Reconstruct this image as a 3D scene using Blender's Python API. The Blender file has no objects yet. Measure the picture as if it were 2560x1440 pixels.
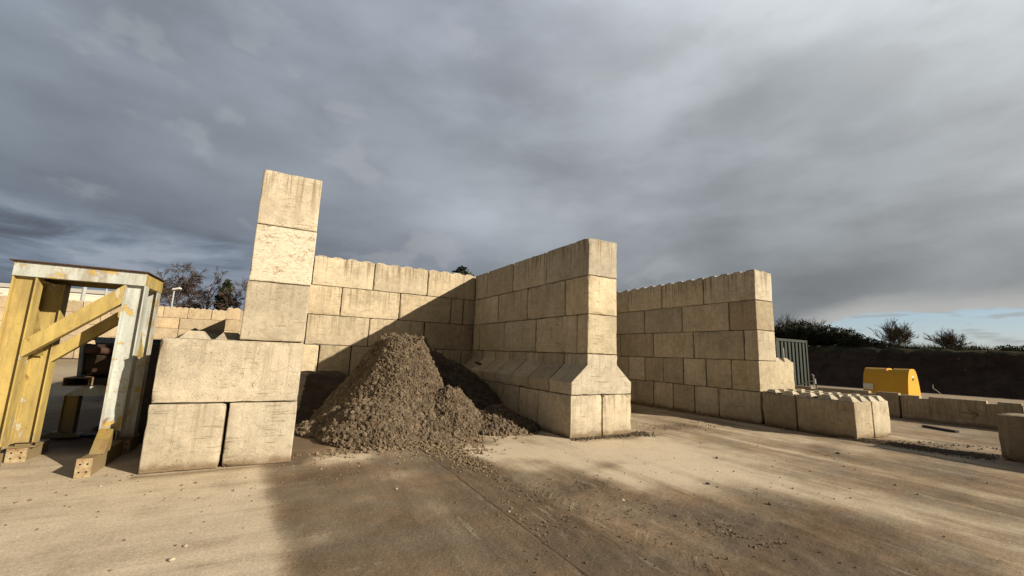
import bpy, math, random
import numpy as np
from mathutils import Vector, Matrix, Euler

C = bpy.context.scene.collection
R = math.radians
PI = math.pi
rng = np.random.default_rng(7)
random.seed(7)

# ------------------------------------------------------------------ noise
def _hash(ix, iy, iz, seed):
    h = (ix.astype(np.int64) * 374761393 + iy.astype(np.int64) * 668265263 + iz.astype(np.int64) * 2147483647 + seed * 974711) & 0xFFFFFFFF
    h = ((h ^ (h >> 13)) * 1274126177) & 0xFFFFFFFF
    h = ((h ^ (h >> 16)) * 2246822519) & 0xFFFFFFFF
    h = h ^ (h >> 15)
    return (h & 0xFFFFFF) / float(0xFFFFFF)

def vn(P, seed=0):
    """value noise 0..1"""
    P = np.asarray(P, float)
    i = np.floor(P).astype(np.int64)
    f = P - i
    f = f * f * (3 - 2 * f)
    out = 0
    for dx in (0, 1):
        wx = f[:, 0] if dx else 1 - f[:, 0]
        for dy in (0, 1):
            wy = f[:, 1] if dy else 1 - f[:, 1]
            for dz in (0, 1):
                wz = f[:, 2] if dz else 1 - f[:, 2]
                out = out + wx * wy * wz * _hash(i[:, 0] + dx, i[:, 1] + dy, i[:, 2] + dz, seed)
    return out

def fbm(P, seed=0, o=4):
    P = np.asarray(P, float)
    s = 0; a = .5; t = 0
    for k in range(o):
        s = s + a * vn(P * 2 ** k + 17.3 * k, seed + k); t += a; a *= .5
    return s / t

def sstep(a, b, x):
    t = np.clip((x - a) / (b - a), 0, 1)
    return t * t * (3 - 2 * t)

# ------------------------------------------------------------------ mesh helpers
class MB:
    def __init__(s):
        s.V = []; s.F = []; s.n = 0
    def add(s, V, F):
        V = np.asarray(V, float).reshape(-1, 3)
        s.V.append(V)
        if isinstance(F, np.ndarray):
            s.F.append(F + s.n)
        else:
            by = {}
            for f in F: by.setdefault(len(f), []).append(f)
            for k, l in by.items(): s.F.append(np.array(l, np.int64) + s.n)
        s.n += len(V)
        return s
    def box(s, c, size, rot=None):
        h = np.array(size) / 2
        V = np.array([[x, y, z] for x in (-1, 1) for y in (-1, 1) for z in (-1, 1)]) * h
        if rot is not None: V = V @ np.array(rot).T
        return s.add(V + np.array(c), [(0, 1, 3, 2), (4, 6, 7, 5), (0, 4, 5, 1), (2, 3, 7, 6), (0, 2, 6, 4), (1, 5, 7, 3)])
    def bb(s, a, b):
        a = np.array(a, float); b = np.array(b, float)
        return s.box((a + b) / 2, b - a)
    def bar(s, p, q, w, d, up=(0, 0, 1)):
        """rectangular bar from p to q: w across (side), d along up"""
        p = Vector(p); q = Vector(q); z = (q - p).normalized()
        x = Vector(up).cross(z)
        if x.length < 1e-4: x = Vector((1, 0, 0)).cross(z)
        x.normalize(); y = z.cross(x)
        M = np.array([list(x), list(y), list(z)]).T
        return s.box((p + q) / 2, (w, d, (q - p).length), M)
    def tube(s, p, q, r0, r1, n=6, cap=True):
        p = np.array(p, float); q = np.array(q, float); z = q - p; L = np.linalg.norm(z)
        if L < 1e-6: return s
        z /= L
        a = np.array([1, 0, 0]) if abs(z[0]) < .8 else np.array([0, 1, 0])
        x = np.cross(a, z); x /= np.linalg.norm(x); y = np.cross(z, x)
        t = np.arange(n) * 2 * PI / n
        ring = np.outer(np.cos(t), x) + np.outer(np.sin(t), y)
        V = np.vstack([p + ring * r0, q + ring * r1])
        F = [(i, (i + 1) % n, n + (i + 1) % n, n + i) for i in range(n)]
        if cap: F += [tuple(range(n - 1, -1, -1)), tuple(range(n, 2 * n))]
        return s.add(V, F)
    def prism(s, poly, d0, d1, fn):
        """polygon of (a,b) extruded from d0 to d1; fn(a,b,d)->xyz"""
        n = len(poly)
        V = [fn(a, b, d0) for a, b in poly] + [fn(a, b, d1) for a, b in poly]
        F = [(i, (i + 1) % n, n + (i + 1) % n, n + i) for i in range(n)] + [tuple(range(n - 1, -1, -1)), tuple(range(n, 2 * n))]
        return s.add(V, F)
    def build(s, name, mat, parent=None, smooth=False, bevel=0, recalc=False):
        me = bpy.data.meshes.new(name)
        V = np.vstack(s.V)
        me.vertices.add(len(V)); me.vertices.foreach_set('co', V.astype(np.float32).ravel())
        loops = np.concatenate([f.ravel() for f in s.F]); tot = np.concatenate([np.full(len(f), f.shape[1]) for f in s.F])
        me.loops.add(len(loops)); me.loops.foreach_set('vertex_index', loops.astype(np.int32))
        me.polygons.add(len(tot))
        st = np.concatenate([[0], np.cumsum(tot)[:-1]])
        me.polygons.foreach_set('loop_start', st.astype(np.int32)); me.polygons.foreach_set('loop_total', tot.astype(np.int32))
        me.update(calc_edges=True); me.validate()
        me.polygons.foreach_set('use_smooth', np.full(len(me.polygons), bool(smooth)))
        if recalc:
            import bmesh
            b = bmesh.new(); b.from_mesh(me); bmesh.ops.recalc_face_normals(b, faces=b.faces); b.to_mesh(me); b.free()
        if mat: me.materials.append(mat)
        return link(name, me, parent, bevel)

def link(name, me, parent=None, bevel=0):
    o = bpy.data.objects.new(name, me); C.objects.link(o)
    if parent: o.parent = parent
    if bevel:
        m = o.modifiers.new('bevel', 'BEVEL'); m.width = bevel; m.segments = 2; m.limit_method = 'ANGLE'; m.angle_limit = R(40)
    return o

def tag(o, label=None, cat=None, group=None, kind=None):
    if label: o['label'] = label
    if cat: o['category'] = cat
    if group: o['group'] = group
    if kind: o['kind'] = kind
    return o

def thing(name, label, cat, loc=(0, 0, 0), rz=0, group=None):
    o = bpy.data.objects.new(name, None); C.objects.link(o)
    o.location = loc; o.rotation_euler = (0, 0, rz); o.empty_display_size = .2
    return tag(o, label, cat, group)

# ------------------------------------------------------------------ node helpers
class NT:
    def __init__(s, nt): s.nt = nt
    def n(s, t, **kw):
        n = s.nt.nodes.new(t)
        for k, v in kw.items(): setattr(n, k, v)
        return n
    def put(s, sock, v):
        if v is None: return
        if hasattr(v, 'is_output') or isinstance(v, bpy.types.NodeSocket): s.nt.links.new(v, sock)
        else:
            if isinstance(v, (tuple, list)) and len(v) == 3 and sock.type == 'RGBA': v = (*v, 1)
            sock.default_value = v
    def m(s, op, a, b=None, c=None, clamp=False):
        n = s.n('ShaderNodeMath', operation=op); n.use_clamp = clamp
        for i, v in enumerate((a, b, c)):
            if v is not None: s.put(n.inputs[i], v)
        return n.outputs[0]
    def mr(s, v, a, b, c=0., d=1., smooth=True):
        n = s.n('ShaderNodeMapRange'); n.interpolation_type = 'SMOOTHSTEP' if smooth else 'LINEAR'
        for i, x in enumerate((v, a, b, c, d)): s.put(n.inputs[i], x)
        return n.outputs[0]
    def mix(s, f, a, b, bt='MIX'):
        n = s.n('ShaderNodeMix', data_type='RGBA', blend_type=bt); n.clamp_factor = True
        s.put(n.inputs[0], f); s.put(n.inputs[6], a); s.put(n.inputs[7], b)
        return n.outputs[2]
    def ramp(s, f, stops, interp='LINEAR'):
        n = s.n('ShaderNodeValToRGB'); n.color_ramp.interpolation = interp
        e = n.color_ramp.elements
        while len(e) < len(stops): e.new(0.5)
        for el, (p, c) in zip(e, stops):
            el.position = p; el.color = (*c, 1) if len(c) == 3 else c
        s.put(n.inputs[0], f); return n.outputs[0]
    def noise(s, vec, scale=5, detail=4, rough=.55, dist=0):
        n = s.n('ShaderNodeTexNoise'); s.put(n.inputs['Vector'], vec)
        n.inputs['Scale'].default_value = scale; n.inputs['Detail'].default_value = detail
        n.inputs['Roughness'].default_value = rough; n.inputs['Distortion'].default_value = dist
        return n.outputs[0]
    def voro(s, vec, scale, rnd=1, feature='F1'):
        n = s.n('ShaderNodeTexVoronoi', feature=feature); s.put(n.inputs['Vector'], vec); n.inputs['Scale'].default_value = scale
        return n.outputs[0]
    def vscale(s, vec, sc, off=None):
        n = s.n('ShaderNodeVectorMath', operation='MULTIPLY'); s.put(n.inputs[0], vec); n.inputs[1].default_value = sc
        o = n.outputs[0]
        if off is not None:
            a = s.n('ShaderNodeVectorMath', operation='ADD'); s.put(a.inputs[0], o); s.put(a.inputs[1], off); o = a.outputs[0]
        return o
    def bump(s, h, strength=.3, dist=.01, normal=None):
        n = s.n('ShaderNodeBump'); s.put(n.inputs['Height'], h); n.inputs['Strength'].default_value = strength; n.inputs['Distance'].default_value = dist
        if normal is not None: s.put(n.inputs['Normal'], normal)
        return n.outputs[0]

def new_mat(name):
    m = bpy.data.materials.new(name); m.use_nodes = True
    nt = m.node_tree; b = nt.nodes['Principled BSDF']
    b.inputs['Specular IOR Level'].default_value = .25
    b.inputs['Roughness'].default_value = .85
    return m, NT(nt), b

def concrete_mat(name, base=(.45, .41, .338), streak=.5, paint=0., dark=0.):
    m, t, b = new_mat(name)
    tc = t.n('ShaderNodeTexCoord'); oi = t.n('ShaderNodeObjectInfo'); geo = t.n('ShaderNodeNewGeometry')
    rv = oi.outputs['Random']
    offn = t.n('ShaderNodeCombineXYZ')
    t.put(offn.inputs[0], t.m('MULTIPLY', rv, 91.)); t.put(offn.inputs[1], t.m('MULTIPLY', rv, 37.)); t.put(offn.inputs[2], t.m('MULTIPLY', rv, 53.))
    off = offn.outputs[0]
    co = t.vscale(tc.outputs['Object'], (1, 1, 1), off)
    rr = t.m('FRACT', t.m('MULTIPLY', rv, 7.31)); rr2 = t.m('FRACT', t.m('MULTIPLY', rv, 13.7))
    # overall tone of each casting
    tone = t.mr(rv, 0., 1., .76, 1.14, False)
    big = t.noise(co, 1.6, 4, .6)
    mid = t.noise(co, 9, 6, .65)
    fine = t.noise(co, 90, 3, .7)
    v = t.m('ADD', t.m('MULTIPLY', t.m('SUBTRACT', big, .5), .85), t.m('MULTIPLY', t.m('SUBTRACT', mid, .5), .85))
    v = t.m('ADD', v, t.m('MULTIPLY', t.m('SUBTRACT', fine, .5), .45))
    gra = t.noise(co, 46, 3, .8)
    v = t.m('ADD', v, t.m('MULTIPLY', t.m('SUBTRACT', t.mr(gra, .30, .70), .5), .22))
    v = t.m('MULTIPLY', t.m('ADD', v, 1.), tone)
    col = t.mix(1., t.mix(rr, base, (base[0] * 1.03, base[1] * .97, base[2] * .9)), (1, 1, 1), 'MIX')
    col = t.mix(rr, base, (base[0] * 1.01, base[1] * .965, base[2] * .89))
    cv = t.n('ShaderNodeCombineXYZ'); [t.put(cv.inputs[i], v) for i in range(3)]
    col = t.mix(1., col, cv.outputs[0], 'MULTIPLY')
    # vertical run stains from the top edge
    sv = t.vscale(tc.outputs['Object'], (17, 17, .6), off)
    st = t.noise(sv, 1., 5, .62)
    sz = t.n('ShaderNodeSeparateXYZ'); t.put(sz.inputs[0], tc.outputs['Object'])
    fall = t.mr(sz.outputs[2], -.35, .42, .12, 1.)
    sm = t.m('MULTIPLY', t.mr(st, .47, .66), fall)
    sm = t.m('MULTIPLY', sm, t.m('MULTIPLY', streak, t.m('ADD', .55, rr2)))
    col = t.mix(sm, col, (.235, .185, .12))
    # pale lime runs
    st2 = t.noise(t.vscale(tc.outputs['Object'], (7, 7, .5), (3.3, 8.1, .4)), 1.3, 4, .6)
    col = t.mix(t.m('MULTIPLY', t.mr(st2, .58, .75), .35 * min(1, streak + .3)), col, (.62, .54, .41))
    # shutter marks: thin horizontal scratches
    hv = t.vscale(tc.outputs['Object'], (3.2, 3.2, 36), off)
    hn = t.noise(hv, 1., 3, .5, .15)
    hm = t.m('MULTIPLY', t.mr(hn, .60, .66), t.mr(t.noise(co, 2.3, 2), .45, .58))
    col = t.mix(t.m('MULTIPLY', hm, .38), col, (.13, .1, .065))
    # curved scratch marks
    wv = t.noise(t.vscale(tc.outputs['Object'], (2.2, 2.2, 2.6), off), 1.2, 2, .4, 1.4)
    wl = t.m('ABSOLUTE', t.m('SUBTRACT', wv, .5))
    wm = t.m('MULTIPLY', t.mr(wl, .0, .010, 1, 0), t.mr(t.noise(co, 1.9, 2), .49, .58))
    col = t.mix(t.m('MULTIPLY', wm, .45), col, (.12, .09, .06))
    # blow holes
    vo = t.voro(co, 23); pit = t.m('MULTIPLY', t.mr(vo, .10, .19, 1, 0), t.mr(t.noise(co, 3.1, 2), .42, .58))
    col = t.mix(t.m('MULTIPLY', pit, .7), col, (.12, .09, .06))
    # dark grime blotches
    gr = t.mr(t.noise(co, 2.6, 7, .72), .60, .78)
    col = t.mix(t.m('MULTIPLY', gr, .30 + dark), col, (.19, .145, .09))
    if paint > 0:
        pv = t.noise(t.vscale(tc.outputs['Object'], (1, 1, 1.7), off), 4.2, 9, .74)
        crk = t.noise(t.vscale(tc.outputs['Object'], (2.5, 2.5, 9), off), 1.6, 5, .6, 2.2)
        cr = t.mr(t.m('ABSOLUTE', t.m('SUBTRACT', crk, .5)), .004, .03)
        pm = t.m('MULTIPLY', t.mr(pv, .40, .45), cr)
        col = t.mix(t.m('MULTIPLY', pm, paint), col, (.64, .60, .50))
    # mud splash at the foot
    sp = t.n('ShaderNodeSeparateXYZ'); t.put(sp.inputs[0], geo.outputs['Position'])
    zz = t.m('ADD', sp.outputs[2], t.m('MULTIPLY', t.m('SUBTRACT', t.noise(geo.outputs['Position'], 3.2, 5, .65), .5), .26))
    mud = t.mr(zz, .03, .13, .85, 0)
    col = t.mix(mud, col, (.16, .112, .066))
    mud2 = t.mr(zz, .0, .5, .28, 0)
    col = t.mix(mud2, col, (.24, .18, .115))
    t.put(b.inputs['Base Color'], col)
    h = t.m('ADD', t.m('MULTIPLY', fine, .55), t.m('MULTIPLY', mid, .8))
    h = t.m('ADD', h, t.m('MULTIPLY', gra, .5)); h = t.m('SUBTRACT', h, t.m('MULTIPLY', pit, 1.1)); h = t.m('SUBTRACT', h, t.m('MULTIPLY', hm, .5)); h = t.m('SUBTRACT', h, t.m('MULTIPLY', wm, .3))
    t.put(b.inputs['Normal'], t.bump(h, .55, .012))
    b.inputs['Roughness'].default_value = .9
    return m

def plain_mat(name, c1, c2, scale=8, rough=.8, bump=.3, bscale=None, dist=.01, metallic=0, spec=.25):
    m, t, b = new_mat(name)
    tc = t.n('ShaderNodeTexCoord'); oi = t.n('ShaderNodeObjectInfo')
    n = t.noise(tc.outputs['Object'], scale, 6, .65)
    col = t.mix(t.mr(n, .3, .7), c1, c2)
    t.put(b.inputs['Base Color'], col)
    if bump: t.put(b.inputs['Normal'], t.bump(t.noise(tc.outputs['Object'], bscale or scale * 6, 5, .7), bump, dist))
    b.inputs['Roughness'].default_value = rough; b.inputs['Metallic'].default_value = metallic; b.inputs['Specular IOR Level'].default_value = spec
    return m

def paint_mat(name, base, second, amt=.5, rust=.5):
    """old weathered steel paint: first coat showing through, rust at scars"""
    m, t, b = new_mat(name)
    tc = t.n('ShaderNodeTexCoord'); oi = t.n('ShaderNodeObjectInfo')
    off = t.n('ShaderNodeCombineXYZ'); t.put(off.inputs[0], t.m('MULTIPLY', oi.outputs['Random'], 40.)); t.put(off.inputs[2], t.m('MULTIPLY', oi.outputs['Random'], 17.))
    co = t.vscale(tc.outputs['Object'], (1, 1, 1), off.outputs[0])
    sh = t.noise(t.vscale(tc.outputs['Object'], (5, 5, 1.2), off.outputs[0]), 1.4, 5, .6)
    col = t.mix(t.mr(sh, .35, .7), base, tuple(c * .74 for c in base))
    p = t.noise(co, 3.4, 8, .68, .4)
    col = t.mix(t.m('MULTIPLY', t.mr(p, .66 - .12 * amt, .685 - .12 * amt), .9), col, second)
    r = t.noise(co, 6.3, 9, .75, .6)
    rm = t.mr(r, .68 - .08 * rust, .73 - .08 * rust)
    ring = t.m('MULTIPLY', t.mr(p, .64 - .12 * amt, .66 - .12 * amt), t.mr(p, .66 - .12 * amt, .70 - .12 * amt, 1, 0))
    rm = t.m('MAXIMUM', rm, t.m('MULTIPLY', ring, .45))
    col = t.mix(t.m('MULTIPLY', rm, .85), col, (.19, .085, .03))
    f = t.noise(co, 45, 4, .7)
    col = t.mix(t.m('MULTIPLY', t.mr(f, .52, .75), .4), col, (.22, .15, .06))
    gm_ = t.noise(t.vscale(tc.outputs['Object'], (9, 9, 1.6), off.outputs[0]), 1.1, 6, .7)
    col = t.mix(t.m('MULTIPLY', t.mr(gm_, .44, .68), .62), col, (.24, .175, .085))
    # dried mud low down
    sp = t.n('ShaderNodeSeparateXYZ'); geo = t.n('ShaderNodeNewGeometry'); t.put(sp.inputs[0], geo.outputs['Position'])
    col = t.mix(t.mr(t.m('ADD', sp.outputs[2], t.m('MULTIPLY', p, .3)), .2, .62, .88, 0), col, (.24, .185, .115))
    t.put(b.inputs['Base Color'], col)
    t.put(b.inputs['Normal'], t.bump(t.m('ADD', t.m('MULTIPLY', r, 1.), t.m('MULTIPLY', f, .5)), .25, .006))
    b.inputs['Roughness'].default_value = .62
    return m

CON = concrete_mat('buff_concrete', streak=.5)
CON_TOP = concrete_mat('streaked_concrete', base=(.46, .417, .342), streak=.95)
CON_PALE = concrete_mat('pale_concrete', base=(.52, .46, .345), streak=.35)
CON_PAINT = concrete_mat('flaking_whitewash_concrete', base=(.42, .35, .25), streak=.2, paint=.9)
CON_GREY = concrete_mat('grey_concrete', base=(.375, .325, .245), streak=.8, dark=.25)
CON_WARM = concrete_mat('warm_buff_concrete', base=(.445, .388, .295), streak=.55)
CON_WARM_TOP = concrete_mat('warm_streaked_concrete', base=(.455, .40, .305), streak=.95)
CON_DARK = concrete_mat('shade_toned_concrete', base=(.27, .225, .165), streak=.8, dark=.3)  # darker copy, puts the right-edge block's shade into its base colour
CON_FAR = concrete_mat('pinkish_concrete', base=(.47, .385, .27), streak=.35)
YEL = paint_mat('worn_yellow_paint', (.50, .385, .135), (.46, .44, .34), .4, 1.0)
WHI = paint_mat('worn_pale_paint', (.50, .54, .525), (.50, .35, .08), .6, .8)
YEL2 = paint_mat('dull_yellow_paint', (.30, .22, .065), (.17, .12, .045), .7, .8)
RUST = plain_mat('rusty_steel', (.045, .024, .017), (.09, .046, .028), 9, .8, .4)
RUSTB = plain_mat('rust_flecked_plate', (.22, .12, .06), (.44, .37, .23), 11, .75, .4)
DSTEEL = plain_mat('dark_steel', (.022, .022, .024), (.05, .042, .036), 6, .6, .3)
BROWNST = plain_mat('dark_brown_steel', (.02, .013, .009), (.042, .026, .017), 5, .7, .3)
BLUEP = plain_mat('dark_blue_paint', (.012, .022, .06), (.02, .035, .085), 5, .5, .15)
BLUEG = plain_mat('chipped_blue_paint', (.13, .18, .26), (.26, .28, .28), 22, .7, .3)
HOLE = plain_mat('bolt_hole_black', (.008, .008, .008), (.012, .012, .012), 5, .9, 0)
GREEN = plain_mat('dark_green_container_paint', (.022, .031, .029), (.030, .041, .038), 4, .6, .1)
GREENW = plain_mat('chalky_mark', (.4, .42, .4), (.55, .55, .52), 30, .8, 0)
TANKY = plain_mat('amber_yellow_tank', (.58, .315, .02), (.63, .355, .026), 3, .5, .06, spec=.35)
STICK = plain_mat('white_sticker', (.62, .62, .6), (.7, .69, .66), 30, .6, 0)
STICKD = plain_mat('dark_sticker', (.10, .07, .03), (.05, .04, .03), 160, .6, 0)
WHT = plain_mat('white_cladding', (.62, .58, .50), (.68, .64, .56), 2, .7, 0)
ROOFG = plain_mat('grey_sheet', (.10, .11, .11), (.15, .155, .15), 3, .6, 0)
POLE = plain_mat('galvanised_pole', (.32, .35, .36), (.42, .44, .44), 8, .5, 0)
BARK = plain_mat('grey_bark', (.09, .075, .06), (.16, .135, .11), 6, .9, .3)
BIRCH = plain_mat('birch_bark', (.34, .31, .28), (.16, .13, .11), 9, .85, .2)
TWIG = plain_mat('dark_twig', (.055, .04, .034), (.09, .066, .055), 3, .9, 0)
TWIGG = plain_mat('grey_brown_twig', (.10, .082, .062), (.15, .125, .095), 3, .9, 0)
SCRATCH = plain_mat('dark_scratch', (.07, .06, .045), (.1, .085, .065), 20, .9, 0)
BLACKR = plain_mat('black_rubber_hose', (.01, .01, .01), (.016, .016, .016), 6, .6, 0)

def leaf_mat(name, c1, c2):
    m, t, b = new_mat(name)
    tc = t.n('ShaderNodeTexCoord')
    n = t.noise(tc.outputs['Object'], 2.3, 5, .7)
    t.put(b.inputs['Base Color'], t.mix(t.mr(n, .3, .7), c1, c2)); b.inputs['Roughness'].default_value = .7
    return m
HEDGE = leaf_mat('dark_evergreen_leaf', (.014, .019, .009), (.042, .046, .018))
PINE = leaf_mat('pine_needle', (.018, .026, .015), (.05, .06, .028))
GRASSM = leaf_mat('rough_winter_grass', (.05, .055, .02), (.13, .105, .05))

def soil_mat(name, c1, c2, speck=0., scale=5, bump=.6):
    m, t, b = new_mat(name)
    tc = t.n('ShaderNodeTexCoord')
    co = tc.outputs['Object']
    n = t.noise(co, scale, 7, .7)
    col = t.mix(t.mr(n, .3, .7), c1, c2)
    if speck: col = t.mix(t.m('MULTIPLY', t.mr(t.voro(co, 1.9), .05, .09, 1, 0), speck), col, (.42, .36, .28))
    t.put(b.inputs['Base Color'], col)
    t.put(b.inputs['Normal'], t.bump(t.noise(co, scale * 5, 6, .75), bump, .04))
    b.inputs['Roughness'].default_value = .95
    return m
BANKM = soil_mat('dark_bank_soil', (.022, .014, .010), (.05, .034, .024), .5, 1.3, .8)
MUCK = soil_mat('wet_dark_muck', (.016, .012, .008), (.04, .029, .02), 0, 4, .6)
CLOD = soil_mat('crumbly_brown_soil', (.085, .064, .045), (.22, .17, .12), 0, 7, .8)
CRUMB = soil_mat('dried_mud_crumbs', (.15, .11, .072), (.27, .21, .14), 0, 9, .5)
CLODD = soil_mat('dark_gravel', (.075, .06, .045), (.17, .135, .098), 0, 11, .4)
FARHEAP = soil_mat('far_brown_heap', (.10, .08, .05), (.17, .14, .09), 0, 1.2, .8)
STONEM = soil_mat('pale_stone', (.42, .36, .27), (.58, .51, .40), 0, 20, .3)

# ------------------------------------------------------------------ rounded, chipped block
def grid_axis(L, fine):
    h = L / 2
    e = [0, .006, .014, .026, .045, .075] if fine else [0, .012, .035]
    step = .085 if fine else .3
    inner = np.linspace(-h + e[-1], h - e[-1], max(2, int(round((L - 2 * e[-1]) / step)) + 1))
    return np.concatenate([-h + np.array(e[:-1]), inner, (h - np.array(e[:-1]))[::-1]])

def lattice(ax, ay, az):
    V = []; F = []; base = 0
    def patch(A, B, fn, flip):
        nonlocal base
        a, b = np.meshgrid(A, B, indexing='ij')
        P = fn(a.ravel(), b.ravel())
        V.append(P)
        na, nb = len(A), len(B)
        i = np.arange(na * nb).reshape(na, nb)
        q = np.stack([i[:-1, :-1], i[1:, :-1], i[1:, 1:], i[:-1, 1:]], -1).reshape(-1, 4)
        if flip: q = q[:, ::-1]
        F.append(q + base); base += na * nb
    for s, fl in ((ax[0], True), (ax[-1], False)): patch(ay, az, lambda a, b, s=s: np.stack([np.full_like(a, s), a, b], -1), fl)
    for s, fl in ((ay[0], False), (ay[-1], True)): patch(ax, az, lambda a, b, s=s: np.stack([a, np.full_like(a, s), b], -1), fl)
    for s, fl in ((az[0], True), (az[-1], False)): patch(ax, ay, lambda a, b, s=s: np.stack([a, b, np.full_like(a, s)], -1), fl)
    V = np.vstack(V); F = np.vstack(F)
    _, idx, inv = np.unique(np.round(V, 5), axis=0, return_index=True, return_inverse=True)
    return V[idx], inv.ravel()[F]

def block_mesh(lx, ly, lz, seed, chip=1., fine=True, flare=False):
    ax, ay, az = grid_axis(lx, fine), grid_axis(ly, fine), grid_axis(lz, fine)
    if flare: az = np.sort(np.unique(np.concatenate([az, [-.4 + .24, -.4 + .255, -.4 + .57, -.4 + .585]])))
    V, F = lattice(ax, ay, az)
    h = np.array([lx, ly, lz]) / 2
    S = V + np.array([seed * 3.17, seed * 1.31, seed * .77])
    n1 = fbm(S * 7, seed, 3); n2 = fbm(S * 2.2, seed + 9, 2)
    r = .010 + .012 * n2
    r = r + chip * (.055 * np.clip(n1 - .56, 0, 1) / .44 * 2.2 + .02 * np.clip(n2 - .5, 0, 1))
    r = np.minimum(r, .075)[:, None]
    inner = np.clip(V, -(h - r), h - r)
    d = V - inner
    L = np.linalg.norm(d, axis=1, keepdims=True); L[L == 0] = 1
    P = inner + d / L * r
    # rough broken texture along the arrises
    edge = (np.sort(np.abs(V) - h, axis=1)[:, 1] > -.05).astype(float)
    P -= (d / L) * (edge * .010 * chip * fbm(S * 26, seed + 3, 2))[:, None]
    # gentle unevenness of the faces
    P += (d / L) * (.006 * (fbm(S * 1.5, seed + 5, 2) - .5))[:, None]
    if flare:
        z = V[:, 2] + .4
        w = np.interp(z, [0, .24, .58, .8], [1, 1, .5, .5])
        P[:, 0] *= w
    return MB().add(P, F)

BI = [0]
STUD = None
TALL = None
def stud_mesh(tall=False):
    global STUD, TALL
    if tall:
        if TALL is None:
            mb = MB(); w0, w1, z1 = .155, .075, .10
            mb.add([(-w0, -w0, -.006), (w0, -w0, -.006), (w0, w0, -.006), (-w0, w0, -.006), (-w1, -w1, z1), (w1, -w1, z1), (w1, w1, z1), (-w1, w1, z1)], [(0, 1, 5, 4), (1, 2, 6, 5), (2, 3, 7, 6), (3, 0, 4, 7), (4, 5, 6, 7)])
            o = mb.build('stud', CON, None, False); TALL = o.data; bpy.data.objects.remove(o)
        return TALL
    if STUD is None:
        mb = MB()
        V = []
        for z, w in ((-.006, .15), (.034, .112), (.054, .09), (.062, .076)):
            V += [(-w, -w, z), (w, -w, z), (w, w, z), (-w, w, z)]
        F = []
        for k in range(3):
            for i in range(4): F.append((4 * k + i, 4 * k + (i + 1) % 4, 4 * k + 4 + (i + 1) % 4, 4 * k + 4 + i))
        F.append((12, 13, 14, 15))
        mb.add(V, F)
        o = mb.build('stud', CON, None, False)
        STUD = o.data; bpy.data.objects.remove(o)
    return STUD

GAP = .022
def block(x0, x1, y0, y1, z0, z1, label, frame, group, mat=None, fine=True, studs=(), flare=False, chip=1., jit=1.):
    """frame = (ox, oy, angle): wall-local coordinates a (across), d (depth)"""
    BI[0] += 1; sd = BI[0]
    r = random.Random(sd)
    lx, ly, lz = x1 - x0 - GAP, y1 - y0 - GAP, z1 - z0 - .005
    o = block_mesh(lx, ly, lz, sd, chip, fine, flare).build('concrete_block', mat or CON, None, True)
    ox, oy, an = frame
    a, d = (x0 + x1) / 2 + r.uniform(-.005, .005) * jit, (y0 + y1) / 2 + r.uniform(-.005, .005) * jit
    o.location = (ox + a * math.cos(an) - d * math.sin(an), oy + a * math.sin(an) + d * math.cos(an), (z0 + z1) / 2)
    o.rotation_euler = (0, 0, an + r.uniform(-.004, .004) * jit)
    tag(o, label, 'concrete block', group)
    for (sa, sb) in studs:
        s = link('stud', stud_mesh(z1 < 1.7), o)
        s.location = (sa - (x0 + x1) / 2, sb - (y0 + y1) / 2, lz / 2)
        s.rotation_euler = (0, 0, 0)
    return o

ORD = ['first', 'second', 'third', 'fourth', 'fifth', 'sixth', 'seventh', 'eighth', 'ninth', 'tenth', 'eleventh', 'twelfth', 'thirteenth', 'fourteenth', 'fifteenth', 'sixteenth', 'seventeenth']
CRS = ['base', 'second', 'third', 'fourth', 'top']
H = .8
def cuts(seq, step, end):
    out = [0] + list(seq)
    while out[-1] + step < end - .3: out.append(round(out[-1] + step, 3))
    out.append(end)
    return out

def sgrid(x0, x1, y0, y1, cols=None, rows=None, thin=None):
    """stud positions on a 0.4 m pitch"""
    nx = max(1, int(round((x1 - x0) / .4))); ny = max(1, int(round((y1 - y0) / .4)))
    fx = (lambda i: x0 + .25 + .3 * i) if thin == 'a' else (lambda i: x0 + (x1 - x0) * (i + .5) / nx)
    fy = (lambda j: y0 + .25 + .3 * j) if thin == 'd' else (lambda j: y0 + (y1 - y0) * (j + .5) / ny)
    return [(fx(i), fy(j)) for i in range(nx) for j in range(ny)
            if (cols is None or i in cols) and (rows is None or j in rows)]

YB = 12.32
# ---- left wall with the tall stack at its open end
fr = (-1.35, 6.553, -.0096); G = 'concrete blocks of the left stack and wall'
special = {(0, 0): ('bottom left concrete block of the near left stack, wider with a worn left edge', CON),
           (0, 1): ('bottom right concrete block of near left stack with muddy foot', CON),
           (1, 0): ('long concrete block with two studs on top, under the tall narrow stack', CON),
           (2, 0): ('plain smooth concrete block third from ground in the tall left stack', CON),
           (3, 0): ('concrete block with flaking white coating in the tall left stack', CON_PAINT),
           (4, 0): ('topmost concrete block of the tall left stack against the sky', CON_TOP)}
dep = YB - 6.553
for col in (0, 1):
    c = cuts([1.6], 1.6, dep)
    for k in range(len(c) - 1):
        lb, mt = special[(0, col)] if k == 0 else (f'{"left" if col == 0 else "right"} base block of left wall, {ORD[k]} back from the open end', CON)
        block(col * .8, col * .8 + .8, c[k], c[k + 1], 0, H, lb, fr, G, mt, k == 0)
c = cuts([.8], .8, dep)
for k in range(len(c) - 1):
    lb, mt = special[(1, 0)] if k == 0 else (f'cross-laid concrete block in second course of left wall, {ORD[k]} back from the front', CON)
    block(0, 1.6, c[k], c[k + 1], H, 2 * H, lb, fr, G, mt, k == 0, studs=[(.31, .36), (.69, .36)] if k == 0 else sgrid(0, .8, c[k], c[k + 1]), chip=1.5 if k == 0 else 1)
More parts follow.
